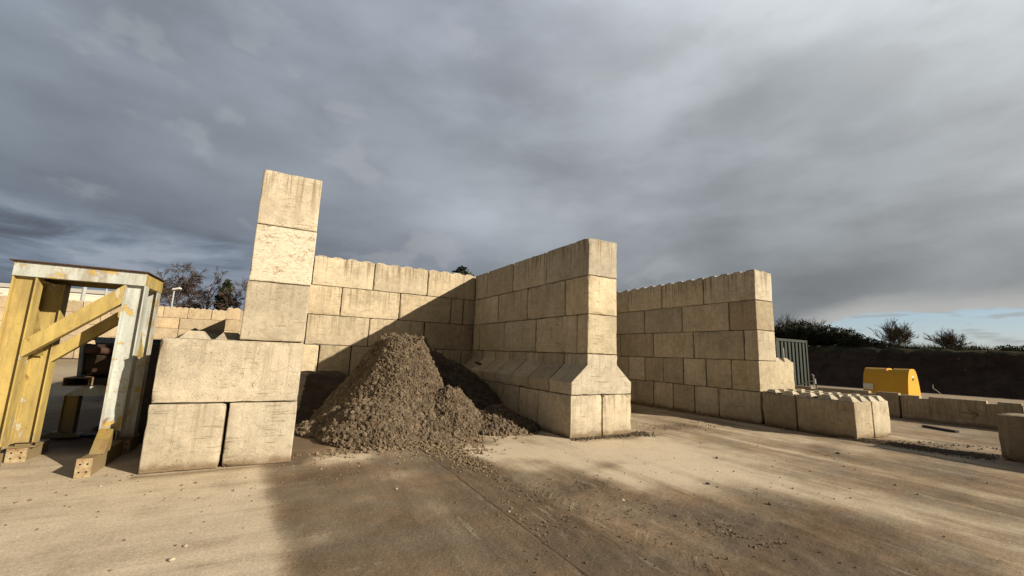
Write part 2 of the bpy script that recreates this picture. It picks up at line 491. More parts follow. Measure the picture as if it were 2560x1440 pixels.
for crs, first in ((2, .8), (3, 1.6), (4, 1.6)):
    c = cuts([first if crs != 3 else .8], 1.6, dep)
    for k in range(len(c) - 1):
        lb, mt = special[(crs, 0)] if k == 0 else (f'concrete block in {CRS[crs]} course of left wall, {ORD[k]} back from the open end', CON)
        block(.8 + .006 * crs, 1.6, c[k], c[k + 1], crs * H, crs * H + H, lb, fr, G, mt, k == 0, studs=sgrid(.8, 1.6, c[k] + (.22 if k == 0 else 0), c[k + 1]) if crs == 4 else (), chip=.55 if crs > 1 else 1)

# ---- back wall
fr = (0, YB, 0); G = 'concrete blocks of the back wall'
X0, X1 = -.55, 12.4
rows = {4: [2.06 - 1.6, 2.06, 3.66, 5.26], 3: [-.35, 1.25, 2.86, 4.46, 4.87], 2: [.45, 2.05, 3.65, 5.25], 1: [.03, .83, 1.63, 2.43, 3.23, 4.05, 4.88], 0: [.25, 1.85, 3.45, 5.05]}
for crs, l in rows.items():
    c = [X0] + l
    while c[-1] + 1.6 < X1 - .3: c.append(c[-1] + 1.6)
    c.append(X1)
    for k in range(len(c) - 1):
        vis = c[k] < 5.3
        lb = f'concrete block in {CRS[crs]} course of the back wall, {ORD[k]} from its left end'
        block(c[k], c[k + 1], 0, .8, crs * H, crs * H + H, lb, fr, G, CON_WARM_TOP if crs == 4 else CON_WARM, vis, studs=sgrid(c[k], c[k + 1], 0, .8, thin='d') if crs == 4 and vis else ())

# ---- middle wall with flared course
fr = (5.274, 6.576, .0138); G = 'concrete blocks of the middle dividing wall'
dep = 5.66
for crs, sq in ((4, [1.6]), (3, [.8]), (2, [.38])):
    c = cuts(sq, 1.6, dep)
    for k in range(len(c) - 1):
        block(0, .8, c[k], c[k + 1], crs * H, crs * H + H, f'concrete block in {CRS[crs]} course of the middle dividing wall, {ORD[k]} from its open end', fr, G,
              CON_TOP if crs == 4 else (CON_PALE if (k == 0) else CON), True)
c = cuts([.8], .81, dep)
for k in range(len(c) - 1):
    block(-.4, 1.2, c[k], c[k + 1], H, 2 * H, f'flared concrete block with sloping sides on the middle wall, {ORD[k]} from its open end', fr, G, CON, True, flare=True)
c = cuts([1.18], .81, dep)
for k in range(len(c) - 1):
    for s in (0, 1):
        block(-.4 + .8 * s, .4 + .8 * s, c[k], c[k + 1], 0, H, f'{("left", "right")[s]} concrete block of {ORD[k]} pair from open end, base course of middle wall', fr, G, CON, True, chip=1.6 if k == 0 else 1)

# ---- right wall and its low extension
fr = (10.789, 6.471, -.0166); G = 'concrete blocks of the right dividing wall'
dep = 5.8
for crs, sq in ((4, [1.6]), (3, [.8]), (2, [.4])):
    c = cuts(sq, 1.6, dep)
    for k in range(len(c) - 1):
        mt = CON_TOP if crs == 4 else (CON_GREY if (crs == 3 and k == 0) else CON)
        block(0, .8, c[k], c[k + 1], crs * H, crs * H + H, f'concrete block in {CRS[crs]} course of the right dividing wall, {ORD[k]} from its open end', fr, G, mt, True,
              studs=sgrid(0, .8, c[k], c[k + 1], thin='a') if crs == 4 else ())
c = cuts([.8], .8, dep)
for k in range(len(c) - 1):
    block(0, 1.6, c[k], c[k + 1], H, 2 * H, f'wide concrete block in second course of the right wall, {ORD[k]} from its open end', fr, G, CON_PALE if k == 0 else CON, True,
          studs=sgrid(.8, 1.6, c[k], c[k + 1]) if k < 3 else ())
c = cuts([1.22], .8, dep)
for k in range(len(c) - 1):
    for s in (0, 1):
        block(.8 * s, .8 + .8 * s, c[k], c[k + 1], 0, H, f'{("left", "right")[s]} concrete block of {ORD[k]} pair from upright end, base course of right wall', fr, G, CON, True)
c = [-2.03, -.83, 0]
for k in range(2):
    for s in (0, 1):
        block(.8 * s, .8 + .8 * s, c[k], c[k + 1], 0, H - .01, f'{("left", "right")[s]} studded low block {("at the front end of", "under the upright end of")[k]} the right wall\'s extension', fr, G, CON_GREY if s == 0 else CON, True,
              studs=sgrid(.8 * s, .8 + .8 * s, c[k], c[k + 1]), chip=1.8)

# ---- block row running out of frame on the right
fr = (11.395, 2.585, .0); G = 'low concrete blocks at the right edge of the yard'
for k in range(4):
    block(0, .8, -1.6 * (k + 1), -1.6 * k, 0, H - .01, ('dark low concrete block alone at the right edge of the yard' if k == 0 else f'low concrete block beyond the right picture edge, {ORD[k]} in its row'), fr, G, CON_DARK, k < 2, chip=1.7)

# ---- distant bay wall
fr = (0, 42, 0); G = 'concrete blocks of the distant bay wall'
off = {4: .0, 3: .35, 2: -.2, 1: .5, 0: 0}
for crs in range(5):
    base = -3.0
    c = [-2.2]
    x = -5.52 + {4: 0, 3: -.8 + .33, 2: .35 - .8, 1: .3, 0: 0}[crs]
    while x > -31: c.append(x); x -= 1.55
    if c[1] > -3.6: c.pop(1)
    for k in range(len(c) - 1):
        if k > 15: break
        block(c[k + 1], c[k], 0, .8, crs * .83 + .06, crs * .83 + .89, f'concrete block in {CRS[crs]} course of the distant bay wall, {ORD[k]} from its divider', fr, G, CON_FAR, False,
              studs=sgrid(c[k + 1], c[k], 0, .8, rows=[0]) if crs == 4 else (), jit=3)
fr = (-3.83, 35.5, 0)
for crs in range(5):
    c = cuts([.4 if crs % 2 else 1.6], 1.6, 6.4)
    for k in range(len(c) - 1):
        block(0, .82, c[k], c[k + 1], crs * .8, crs * .8 + .8, f'concrete block in {CRS[crs]} course of the distant divider, {ORD[k]} from its near end', fr, 'concrete blocks of the distant divider', CON_FAR, False,
              studs=sgrid(0, .8, c[k], c[k + 1]) if crs == 4 else ())

# ------------------------------------------------------------------ ground
def axis(lo, hi, step, far_lo, far_hi, g=1.32):
    a = list(np.arange(lo, hi + 1e-6, step))
    s = step; x = hi
    while x < far_hi: s *= g; x += s; a.append(x)
    s = step; x = lo
    while x > far_lo: s *= g; x -= s; a.insert(0, x)
    return np.array(a)

def mud_shade_mask(x, y):
    P = np.stack([x, y, 0 * x], -1)
    wob = (fbm(P * 1.1, 3, 4) - .5) * .9 + (fbm(P * 4.5, 8, 3) - .5) * .3
    # broad muddy tongue coming out of the bay mouth
    left = sstep(-.12, .16, x + wob * .28 - .09 + .06 * (y - 4.5))
    rlim = np.interp(y, [0, 2.0, 2.8, 4.3, 5.2, 6.2, 7.4, 9], [4.9, 4.6, 4.3, 3.75, 3.1, 2.7, 2.7, 3.2])
    right = 1 - sstep(-.9, .9, x - rlim + wob * 2.0)
    m = left * right * (.66 - .20 * sstep(1.7, 2.9, x + wob) * sstep(2.2, 3.2, y))
    # pale dusty pockets at the bay mouth
    def blob(cx, cy, rx, ry, an=0, k=1.):
        dx, dy = x - cx, y - cy
        u = dx * math.cos(an) + dy * math.sin(an); v = -dx * math.sin(an) + dy * math.cos(an)
        return k * np.exp(-((u / rx) ** 2 + (v / ry) ** 2) * 1.4) 
    m -= blob(1.0, 6.55, .85, .42, .1, .75) * (.6 + 1.2 * wob + .3)
    m -= blob(1.35, 5.5, .5, .3, .3, .30)
    m -= blob(.45, 4.0, .3, .18, .8, .28)
    m -= blob(.85, 4.75, .35, .2, .6, .25)
    m += blob(.62, 5.75, .5, .45, .3, .25)
    m += blob(.38, 6.7, .16, .5, .1, .5)
    m -= blob(3.35, 6.1, .75, .5, -.3, .55)
    m -= blob(3.3, 5.2, .45, .3, -.4, .25)
    # tracked-out trail from the heap
    tr = np.exp(-((x - 2.42 - .08 * wob) / .20) ** 2) * sstep(2.0, 3.5, y) * .35 + np.exp(-((x - 2.05) / .09) ** 2) * .15 * sstep(3, 4.5, y)
    m += tr
    m += blob(2.45, 5.7, .35, .6, 0, .4) + blob(2.3, 2.9, .5, .9, 0, .25) + blob(3.25, 4.2, .55, .22, .2, .35) + blob(3.9, 2.7, .45, 1.3, .15, .45) + blob(4.7, 2.2, .7, .9, .15, .3)
    m += blob(3.0, 6.9, .9, .35, -.1, .45)
    # pale band past the end of the middle wall
    m -= blob(5.3, 5.4, .9, .6, 0, .25) + blob(5.6, 3.9, .42, 1.6, .08, .3) + blob(6.7, 2.0, .5, 1.8, 0, .15)
    m += sstep(5.8, 6.6, x + wob * .9) * .22 + sstep(4.2, 5.1, x + .5 * (4.2 - y) + wob) * sstep(4.4, 3.2, y) * .2
    m -= .05; m += blob(5.0, 2.6, .5, 1.3, .2, .3) + blob(4.45, 4.9, .7, .22, .2, .3)
    m += blob(8.1, 6.9, .9, .35, .2, .35) + blob(7.6, 5.2, .3, .8, 0, .22) + blob(9.0, 4.3, .9, .3, .3, .3) + blob(8.6, 9.4, 1.2, .5, .4, .5)
    m += blob(8.8, 2.5, .5, 1.5, .1, .2)
    m += blob(6.0, 6.3, 1.2, .14, .0, .25) + blob(5.6, 6.42, .9, .12, 0, .4)
    # mud washed along wall feet
    m += np.exp(-np.abs(y - 6.47) / .06) * ((x > -1.4) & (x < .35)) * .5
    m += np.exp(-np.abs(x - 10.7) / .12) * (y > 4) * (y < 12) * .55
    m += np.exp(-((x - 11.3) / .5) ** 2 - ((y - 3.6) / .8) ** 2) * .35
    # inside of the left bay
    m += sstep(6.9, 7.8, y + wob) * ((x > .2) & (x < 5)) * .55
    m += (x > 12.6) * (x < 60) * (.22 * fbm(P * .6, 31, 3))
    m += sstep(-1.7, -2.2, x) * sstep(7.8, 9, y) * (.35 + .85 * sstep(14, 11, y)) * sstep(30, 20, y)  # darker ground colour behind the steel stand, deepening the left wall's shade
    # driving streaks: across in front of the stack, along the bays on the right
    sx = fbm(np.stack([x * .55, y * 5.0, 0 * x], -1), 11, 4) - .5
    sy = fbm(np.stack([x * 4.2, y * .45, 0 * x], -1), 15, 4) - .5
    w = sstep(-.2, 1.6, x)
    m += (1 - w) * sx * .30 + w * sy * .62
    m += (fbm(P * 2.3, 21, 4) - .5) * .28
    far = sstep(20, 40, np.hypot(x, y))
    return np.clip(m * (1 - far) + far * .3 + .16, 0, 1.3)

gx = axis(-3.5, 13, .05, -900, 900); gy = axis(.4, 13, .05, -400, 1200)
A, B = np.meshgrid(gx, gy, indexing='ij')
x, y = A.ravel(), B.ravel()
mud = mud_shade_mask(x, y)
P3 = np.stack([x, y, 0 * x], -1)
near = np.exp(-(np.maximum(0, np.hypot(x - 4, y - 5) - 9) / 3) ** 2)
z = near * ((fbm(P3 * 2.0, 41, 3) - .5) * .012 + np.clip(mud - .35, 0, 1) * (fbm(P3 * 7, 45, 3) - .45) * .028 + np.clip(mud - .4, 0, .5) * sstep(1.9, 2.6, x) * sstep(6.5, 4.5, y) * np.clip(fbm(P3 * np.array([14., 9., 1.]), 47, 4) - .5, 0, 1) * .13)
z -= near * .010 * np.exp(-((x - 2.55) / .035) ** 2) * (y > 2) * (y < 6.6)
V = np.stack([x, y, z], -1)
na, nb = len(gx), len(gy)
i = np.arange(na * nb).reshape(na, nb)
Q = np.stack([i[:-1, :-1], i[1:, :-1], i[1:, 1:], i[:-1, 1:]], -1).reshape(-1, 4)
gm, t, b = new_mat('dusty_concrete_yard')
geo = t.n('ShaderNodeNewGeometry'); pos = geo.outputs['Position']
at = t.n('ShaderNodeAttribute'); at.attribute_name = 'mud'
n1 = t.noise(pos, 3.2, 8, .68); n2 = t.noise(pos, 26, 6, .7); n3 = t.noise(pos, 130, 3, .7)
sep = t.n('ShaderNodeSeparateXYZ'); t.put(sep.inputs[0], pos)
wr = t.mr(sep.outputs[0], -.2, 1.6)
sa = t.noise(t.vscale(pos, (1.1, 13, 1)), 1., 6, .65, .25); sb = t.noise(t.vscale(pos, (11, .9, 1)), 1., 6, .65, .25)
stn = t.m('ADD', t.m('MULTIPLY', sa, t.m('SUBTRACT', 1., wr)), t.m('MULTIPLY', sb, wr))
mm = t.m('ADD', at.outputs['Fac'], t.m('MULTIPLY', t.m('SUBTRACT', n1, .5), .62))
mm = t.m('ADD', mm, t.m('MULTIPLY', t.m('SUBTRACT', stn, .5), .52))
mm = t.m('ADD', mm, t.m('MULTIPLY', t.m('SUBTRACT', n2, .5), .40))
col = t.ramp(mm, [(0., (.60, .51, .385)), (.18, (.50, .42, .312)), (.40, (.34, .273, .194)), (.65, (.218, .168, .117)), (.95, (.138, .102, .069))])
# grey and rust-brown patches inside the mud, pale scuffs on the dry slab
hue = t.noise(t.vscale(pos, (1, 1.4, 1), (9.1, 3.3, 0)), .9, 6, .62, .3)
tint = t.mix(t.mr(hue, .35, .65), (1.06, .985, .90), (.96, 1.0, 1.04))
col = t.mix(t.mr(at.outputs['Fac'], .25, .55), col, t.mix(1., col, tint, 'MULTIPLY'))
scf = t.m('MULTIPLY', t.mr(stn, .55, .70), t.mr(t.noise(pos, 1.3, 4, .6), .45, .62))
col = t.mix(t.m('MULTIPLY', scf, .5), col, (.56, .49, .385))
drk = t.m('MULTIPLY', t.mr(stn, .45, .30), t.mr(t.noise(t.vscale(pos, (1, 1, 1), (3, 7, 0)), 1.7, 5, .65), .48, .66))
col = t.mix(t.m('MULTIPLY', drk, .45), col, (.17, .125, .08))
vs = t.mr(t.voro(pos, 34), .06, .16, 1, 0)
col = t.mix(t.m('MULTIPLY', t.m('MULTIPLY', vs, t.mr(n1, .45, .6)), .5), col, (.13, .095, .06))
spk = t.noise(pos, 48, 3, .8)
sv_ = t.m('ADD', .80, t.m('MULTIPLY', t.mr(spk, .28, .72), .40)); sc_ = t.n('ShaderNodeCombineXYZ'); [t.put(sc_.inputs[q], sv_) for q in range(3)]
col = t.mix(1., col, sc_.outputs[0], 'MULTIPLY')
# fine grit
col = t.mix(t.m('MULTIPLY', t.mr(n3, .52, .75), .30), col, (.12, .09, .06))
# bluish slurry smears
sl = t.m('MULTIPLY', t.mr(t.noise(t.vscale(pos, (1.6, 2.6, 1), (4.1, 2.2, 0)), 1.1, 6, .7, .5), .60, .74), t.mr(at.outputs['Fac'], .3, .6))
col = t.mix(t.m('MULTIPLY', sl, .55), col, (.29, .265, .22))
# tyre tread printed in the mud
wob_ = t.m('MULTIPLY', t.m('SUBTRACT', n1, .5), .10)
ydir = t.m('ADD', sep.outputs[1], wob_)
def tread(xc, hw, k):
    dx = t.m('SUBTRACT', t.m('ADD', sep.outputs[0], t.m('MULTIPLY', sep.outputs[1], k)), xc)
    adx = t.m('ABSOLUTE', dx)
    bar_ = t.m('SINE', t.m('MULTIPLY', t.m('ADD', ydir, t.m('MULTIPLY', adx, .8)), 2 * PI / .115))
    return t.m('MULTIPLY', t.mr(bar_, .1, .6), t.mr(adx, hw * .8, hw, 1, 0))
trd = tread(3.35, .17, .12)
trd = t.m('MULTIPLY', trd, t.m('MULTIPLY', t.mr(at.outputs['Fac'], .3, .5), t.mr(t.noise(pos, 1.1, 4, .6), .45, .6)))
col = t.mix(t.m('MULTIPLY', trd, .16), col, (.30, .235, .155))
# slab joints running along the bays
def jl(xv, wd):
    d = t.m('ABSOLUTE', t.m('SUBTRACT', t.m('ADD', sep.outputs[0], t.m('MULTIPLY', t.m('SUBTRACT', n1, .5), .02)), xv))
    return t.mr(d, wd * .5, wd, 1, 0)
inn = t.m('MULTIPLY', t.mr(sep.outputs[1], -12, -10), t.mr(sep.outputs[1], 12.2, 12.4, 1, 0))
jj = t.m('MULTIPLY', t.m('MAXIMUM', t.m('MAXIMUM', jl(2.06, .016), jl(7.2, .016)), jl(12.35, .014)), inn)
brk = t.mr(t.noise(pos, 2.2, 3), .38, .55)
col = t.mix(t.m('MULTIPLY', t.m('MULTIPLY', jj, brk), .75), col, (.09, .068, .045))
edge = t.m('MULTIPLY', t.m('MAXIMUM', jl(2.02, .03), jl(7.10, .09)), t.m('MULTIPLY', inn, t.mr(n2, .4, .7)))
col = t.mix(t.m('MULTIPLY', t.m('MULTIPLY', edge, brk), .28), col, (.58, .51, .41))
t.put(b.inputs['Base Color'], col)
hh = t.m('ADD', t.m('MULTIPLY', n2, 1.), t.m('MULTIPLY', n3, .4)); hh = t.m('ADD', t.m('SUBTRACT', hh, t.m('MULTIPLY', jj, .8)), t.m('MULTIPLY', trd, .5))
rough_amt = t.mr(at.outputs['Fac'], .15, .7, .35, 1.)
t.put(b.inputs['Normal'], t.bump(t.m('MULTIPLY', hh, rough_amt), .7, .018))
b.inputs['Roughness'].default_value = .92
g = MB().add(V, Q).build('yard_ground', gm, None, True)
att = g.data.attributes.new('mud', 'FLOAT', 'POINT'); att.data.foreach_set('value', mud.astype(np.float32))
tag(g, kind='structure')

# ------------------------------------------------------------------ clods
def ico():
    p = (1 + 5 ** .5) / 2
    V = np.array([(-1, p, 0), (1, p, 0), (-1, -p, 0), (1, -p, 0), (0, -1, p), (0, 1, p), (0, -1, -p), (0, 1, -p), (p, 0, -1), (p, 0, 1), (-p, 0, -1), (-p, 0, 1)], float)
    V /= np.linalg.norm(V[0])
    F = np.array([(0, 11, 5), (0, 5, 1), (0, 1, 7), (0, 7, 10), (0, 10, 11), (1, 5, 9), (5, 11, 4), (11, 10, 2), (10, 7, 6), (7, 1, 8), (3, 9, 4), (3, 4, 2), (3, 2, 6), (3, 6, 8), (3, 8, 9), (4, 9, 5), (2, 4, 11), (6, 2, 10), (8, 6, 7), (9, 8, 1)])
    return V, F
IV, IF = ico()
def clods(mb, P, S, flat=.75, seed=1):
    r = np.random.default_rng(seed); n = len(P)
    if n == 0: return
    q = r.normal(size=(n, 4)); q /= np.linalg.norm(q, axis=1, keepdims=True)
    w, a, b_, c_ = q.T
    M = np.stack([1 - 2 * (b_ * b_ + c_ * c_), 2 * (a * b_ - c_ * w), 2 * (a * c_ + b_ * w), 2 * (a * b_ + c_ * w), 1 - 2 * (a * a + c_ * c_), 2 * (b_ * c_ - a * w), 2 * (a * c_ - b_ * w), 2 * (b_ * c_ + a * w), 1 - 2 * (a * a + b_ * b_)], -1).reshape(n, 3, 3)
    L = IV[None] * r.uniform(.6, 1.3, (n, 12, 1)) * np.array([1, .85, flat])
    W = np.einsum('nij,nkj->nki', M, L) * np.asarray(S)[:, None, None] + np.asarray(P)[:, None, :]
    F = (IF[None] + (np.arange(n) * 12)[:, None, None]).reshape(-1, 3)
    mb.add(W.reshape(-1, 3), F)

# ------------------------------------------------------------------ the soil heap
HC = (2.48, 9.8)
th_t = [-180, -150, -125, -105, -85, -62, -40, -15, 20, 60, 100, 140, 180]
rd_t = [1.85, 2.02, 2.4, 2.85, 2.6, 1.95, 1.30, 1.40, 1.9, 2.3, 2.4, 2.0, 1.85]
def heap_h(x, y):
    dx, dy = x - HC[0], y - HC[1]
    d = np.hypot(dx, dy); th = np.degrees(np.arctan2(dy, dx))
    P = np.stack([x, y, 0 * x], -1)
    Rb = np.interp(th, th_t, rd_t) * (1 + .16 * (fbm(np.stack([np.cos(R(1) * th) * 2.2, np.sin(R(1) * th) * 2.2, 0 * x], -1), 5, 3) - .5))
    u = np.clip(d / Rb, 0, 1)
    top = .17
    h = 2.12 * np.clip((1 - u) / (1 - top), 0, 1) ** 1.22
    h = np.minimum(h, 1.83 - .22 * u)
    h = h + .10 * np.sin(th * R(5.3) + 1) * u * (1 - u) * 3
    def lobe(cx, cy, r, hh, p=1.):
        return hh * np.clip(1 - np.hypot(x - cx, y - cy) / r, 0, 1) ** p
    l2 = lobe(2.98, 8.42, 1.05, 1.02); l1 = lobe(1.62, 7.95, 1.0, .82); l3 = lobe(4.05, 8.15, .95, .46); l4 = lobe(1.05, 8.75, .8, .34)
    back = np.minimum(1.58 * (1 - np.hypot(x - 3.5, y - 10.75) / 2.25) + .06, 1.56)
    h = np.maximum.reduce([h, back, np.minimum(l2, .72), np.minimum(l1, .56), l3, l4])
    h = h + (fbm(P * 1.6, 71, 3) - .5) * .22 * sstep(.02, .3, h) + (fbm(P * 6, 75, 3) - .5) * .10 * sstep(.0, .12, h)
    return h
xs = np.arange(-.1, 5.35, .028); ys = np.arange(6.6, 12.3, .028)
A, B = np.meshgrid(xs, ys, indexing='ij'); x, y = A.ravel(), B.ravel()
hz = heap_h(x, y)
P_ = np.stack([x, y, 0 * x], -1)
hz = hz + (fbm(P_ * 13, 301, 3) - .5) * .11 * sstep(.02, .15, hz)
hz = np.where(hz <= .012, -.05, hz)
mb = MB()
na, nb = len(xs), len(ys); i = np.arange(na * nb).reshape(na, nb)
Q = np.stack([i[:-1, :-1], i[1:, :-1], i[1:, 1:], i[:-1, 1:]], -1).reshape(-1, 4)
Q = Q[(hz[Q].max(1) > 0)]
mb.add(np.stack([x, y, hz], -1), Q)
r = np.random.default_rng(3)
n = 105000
px = r.uniform(.2, 5.0, n); py = r.uniform(6.7, 11.6, n)
h0 = heap_h(px, py)
keep = (h0 > .015) & ((py < 10.6) | (r.random(n) < .3))
px, py, h0 = px[keep], py[keep], h0[keep]
sz = np.exp(r.normal(-4.38, .42, len(px)))
coarse = 1 + .75 * (fbm(np.stack([px * .9, py * .9, 0 * px], -1), 55, 2) - .5) * 2
sz = np.clip(sz * coarse * np.where(h0 < .5, 1.45, 1.), .007, .06)
clods(mb, np.stack([px, py, h0 + sz * r.uniform(-.1, .9, len(sz))], -1), sz, .85, 5)
tag(mb.build('soil_heap', CLOD, None, False), 'tall crumbly brown soil heap tipped between the left stack and middle wall', 'soil heap')

# wet muck along the back left of the bay
xs = np.arange(.2, 2.6, .05); ys = np.arange(9.6, 12.36, .05)
A, B = np.meshgrid(xs, ys, indexing='ij'); x, y = A.ravel(), B.ravel()
hz = .93 * sstep(9.6, 11.4, y + .25 * (fbm(np.stack([x * 2, y * 2, 0 * x], -1), 91, 3) - .5)) * (1 - sstep(1.3, 2.6, x)) + .05 * (fbm(np.stack([x * 5, y * 5, 0 * x], -1), 93, 3) - .5)
na, nb = len(xs), len(ys); i = np.arange(na * nb).reshape(na, nb)
Q = np.stack([i[:-1, :-1], i[1:, :-1], i[1:, 1:], i[:-1, 1:]], -1).reshape(-1, 4)
tag(MB().add(np.stack([x, y, hz - .02], -1), Q).build('muck_heap', MUCK, None, True), 'low dark wet muck heap in the shaded back left corner of the bay', 'muck heap')

# loose crumbs swept and dropped over the yard (uncountable)
mb = MB(); r = np.random.default_rng(12)
def scatter(cx, cy, sx_, sy_, n, s0, s1, an=0):
    u = r.normal(0, 1, n) * sx_; v = r.normal(0, 1, n) * sy_
    X = cx + u * math.cos(an) - v * math.sin(an); Y = cy + u * math.sin(an) + v * math.cos(an)
    S = np.exp(r.uniform(math.log(s0), math.log(s1), n))
    clods(mb, np.stack([X, Y, S * .4], -1), S, .75, int(r.integers(1e6)))
scatter(2.45, 5.7, .13, .38, 420, .006, .022); scatter(2.5, 6.5, .35, .25, 300, .008, .03)
scatter(2.3, 3.0, .30, .75, 300, .003, .012); scatter(2.45, 4.3, .18, .6, 220, .005, .014)
scatter(3.25, 4.25, .4, .16, 200, .004, .012, .2); scatter(3.3, 2.8, .45, .7, 170, .003, .014); scatter(3.7, 2.6, .12, .5, 160, .004, .016, .3)
scatter(4.4, 2.7, .8, .7, 110, .003, .013); scatter(.9, 5.8, .5, .35, 160, .004, .013); scatter(1.3, 6.7, .7, .25, 110, .006, .02)
scatter(3.9, 7.4, .7, .16, 260, .01, .035); scatter(1.8, 6.95, .7, .12, 260, .012, .04)
scatter(5.0, 3.6, 1.3, 1.3, 70, .003, .016); scatter(7.8, 3.6, 1.6, 1.6, 50, .005, .018); scatter(8.3, 7.0, .9, .35, 160, .008, .022)
scatter(-.6, 5.3, .9, .5, 60, .004, .014); scatter(-1.6, 6.3, .5, .3, 30, .006, .018)
tag(mb.build('loose_crumbs', CRUMB), 'scattered brown soil crumbs tracked across the concrete yard', 'loose soil', kind='stuff')
mb = MB()
for k in range(260): pass
X = np.concatenate([r.uniform(4.85, 6.5, 420), r.normal(6.62, .16, 220)]); Y = np.concatenate([6.55 - np.abs(r.normal(0, .07, 420)), 6.52 + r.normal(0, .10, 220)])
S = np.exp(r.uniform(math.log(.008), math.log(.028), len(X))); clods(mb, np.stack([X, Y, S * .5], -1), S, .8, 77)
tag(mb.build('wall_foot_gravel', CLODD), 'dark loose gravel along the foot of the middle wall end', 'gravel', kind='stuff')
mb = MB()
n = 4200; u = r.uniform(0, 1, n); X = np.interp(u, [0, .4, 1], [10.72, 10.95, 11.35]) + r.normal(0, .10 + .1 * u, n); Y = np.interp(u, [0, .4, 1], [4.9, 3.9, 2.65]) + r.normal(0, .05, n)
S = np.exp(r.uniform(math.log(.004), math.log(.016), n)); clods(mb, np.stack([X, Y, S * .5 + .035 * np.exp(-((u - .35) / .3) ** 2)], -1), S, .8, 79)
n = 160; X = r.uniform(11.0, 12.8, n); Y = 4.35 - .75 * (X - 11) + r.normal(0, .18, n); S = np.exp(r.uniform(math.log(.006), math.log(.025), n)); clods(mb, np.stack([X, Y, S * .4], -1), S, .7, 80)
n = 300; Y = r.uniform(4.5, 12, n); X = 10.75 - np.abs(r.normal(0, .06, n)); S = np.exp(r.uniform(math.log(.006), math.log(.025), n)); clods(mb, np.stack([X, Y, S * .5], -1), S, .8, 81)
tag(mb.build('spilled_dirt', CLODD), 'dark ridge of spilled dirt along the low extension of the right wall', 'spilled dirt', kind='stuff')
mb = MB(); n = 420; Y = r.uniform(5.15, 6.5, n); X = 10.84 + np.abs(r.normal(0, .16, n)); S = np.exp(r.uniform(math.log(.008), math.log(.028), n)); clods(mb, np.stack([X, Y, .80 + S * .3], -1), S, .7, 83)
tag(mb.build('block_top_gravel', CLODD), 'dark gravel lying among the studs on top of the low extension', 'gravel', kind='stuff')

# individual stones big enough to pick out
def stone(x, y, s, label, mat=None, sd=0):
    rr = np.random.default_rng(sd)
    Vs = IV * rr.uniform(.65, 1.25, (12, 1)) * np.array([s * 1.25, s, s * .62])
    o = MB().add(Vs, IF).build('stone', mat or STONEM, None, False)
    m = o.modifiers.new('sub', 'SUBSURF'); m.levels = m.render_levels = 1
    o.location = (x, y, s * .34); o.rotation_euler = (0, 0, rr.uniform(0, 6))
    return tag(o, label, 'stone', 'separate stones lying on the yard')
STN = [(-.54, 4.00, .026, 'pale stone in the left foreground, nearest to the muddy edge'), (-.50, 4.22, .020, 'small pale stone just above another at left foreground'),
       (-.82, 3.86, .022, 'flat pale stone in left foreground, left of two others'), (-.80, 3.62, .028, 'pale stone nearest the bottom picture edge at left'),
       (-1.55, 6.2, .018, 'white pebble in front of the rusty steel foot'), (-2.55, 6.65, .03, 'brown stone left of the rusty steel foot'), (-2.38, 6.2, .026, 'brown stone lying nearest left picture edge'),
       (3.42, 3.64, .026, 'pale brown stone standing alone on the pale mud trail'), (2.12, 3.85, .018, 'white pebble beside the slab joint'), (1.27, 4.95, .02, 'white pebble on dark mud in front of heap'),
       (4.9, 3.68, .030, 'dark stone alone in the middle of the right foreground', 1), (6.3, 4.55, .03, 'dark stone on pale concrete before the right bay', 1), (4.9, 2.9, .026, 'grey stone in right foreground, right of another', 1),
       (8.8, 3.95, .045, 'dark lump of dirt on the pale ground near the low extension', 1)]
for k, s in enumerate(STN): stone(s[0], s[1], s[2], s[3], CLODD if len(s) > 4 else None, k + 40)

rp = np.random.default_rng(77)
for k in range(14):
    o = stone(.45 + 1.5 * rp.random(), 6.05 + .75 * rp.random(), rp.uniform(.008, .016), 'small white pebble among the crumbs in front of the soil heap', None, 200 + k)
    o['group'] = 'white pebbles in front of the soil heap'
# ------------------------------------------------------------------ steel gantry frame
gt = thing('steel_stand', 'yellow and white steel stand with rusty cap plate beside the left stack', 'steel stand', (-2.29, 7.1, 0))
def L_(v): return (v[0] + 2.29, v[1] - 7.1, v[2])
def hcol(x0, x1, y0, y1, z0, z1, mat, name='leg'):
    """H column: flanges left and right, web facing the front"""
    mb = MB(); f = .014
    mb.bb(L_((x0, y0, z0)), L_((x0 + f, y1, z1))); mb.bb(L_((x1 - f, y0, z0)), L_((x1, y1, z1)))
    yc = y0 + .055
    mb.bb(L_((x0 + f, yc, z0)), L_((x1 - f, yc + .012, z1)))
    return mb.build(name, mat, gt, False, .002)
tz = 2.255
lFL = hcol(-2.895, -2.685, 7.1, 7.27, .26, tz, YEL); lFR = hcol(-1.885, -1.68, 7.1, 7.27, .42, tz, WHI)
lBL = hcol(-2.885, -2.665, 7.78, 7.95, .20, tz, YEL); lBR = hcol(-1.885, -1.695, 7.78, 7.95, .2, tz, WHI)
lFR['label'] = 'pale grey painted leg with yellow patches'; lBR['label'] = 'pale painted rear leg'
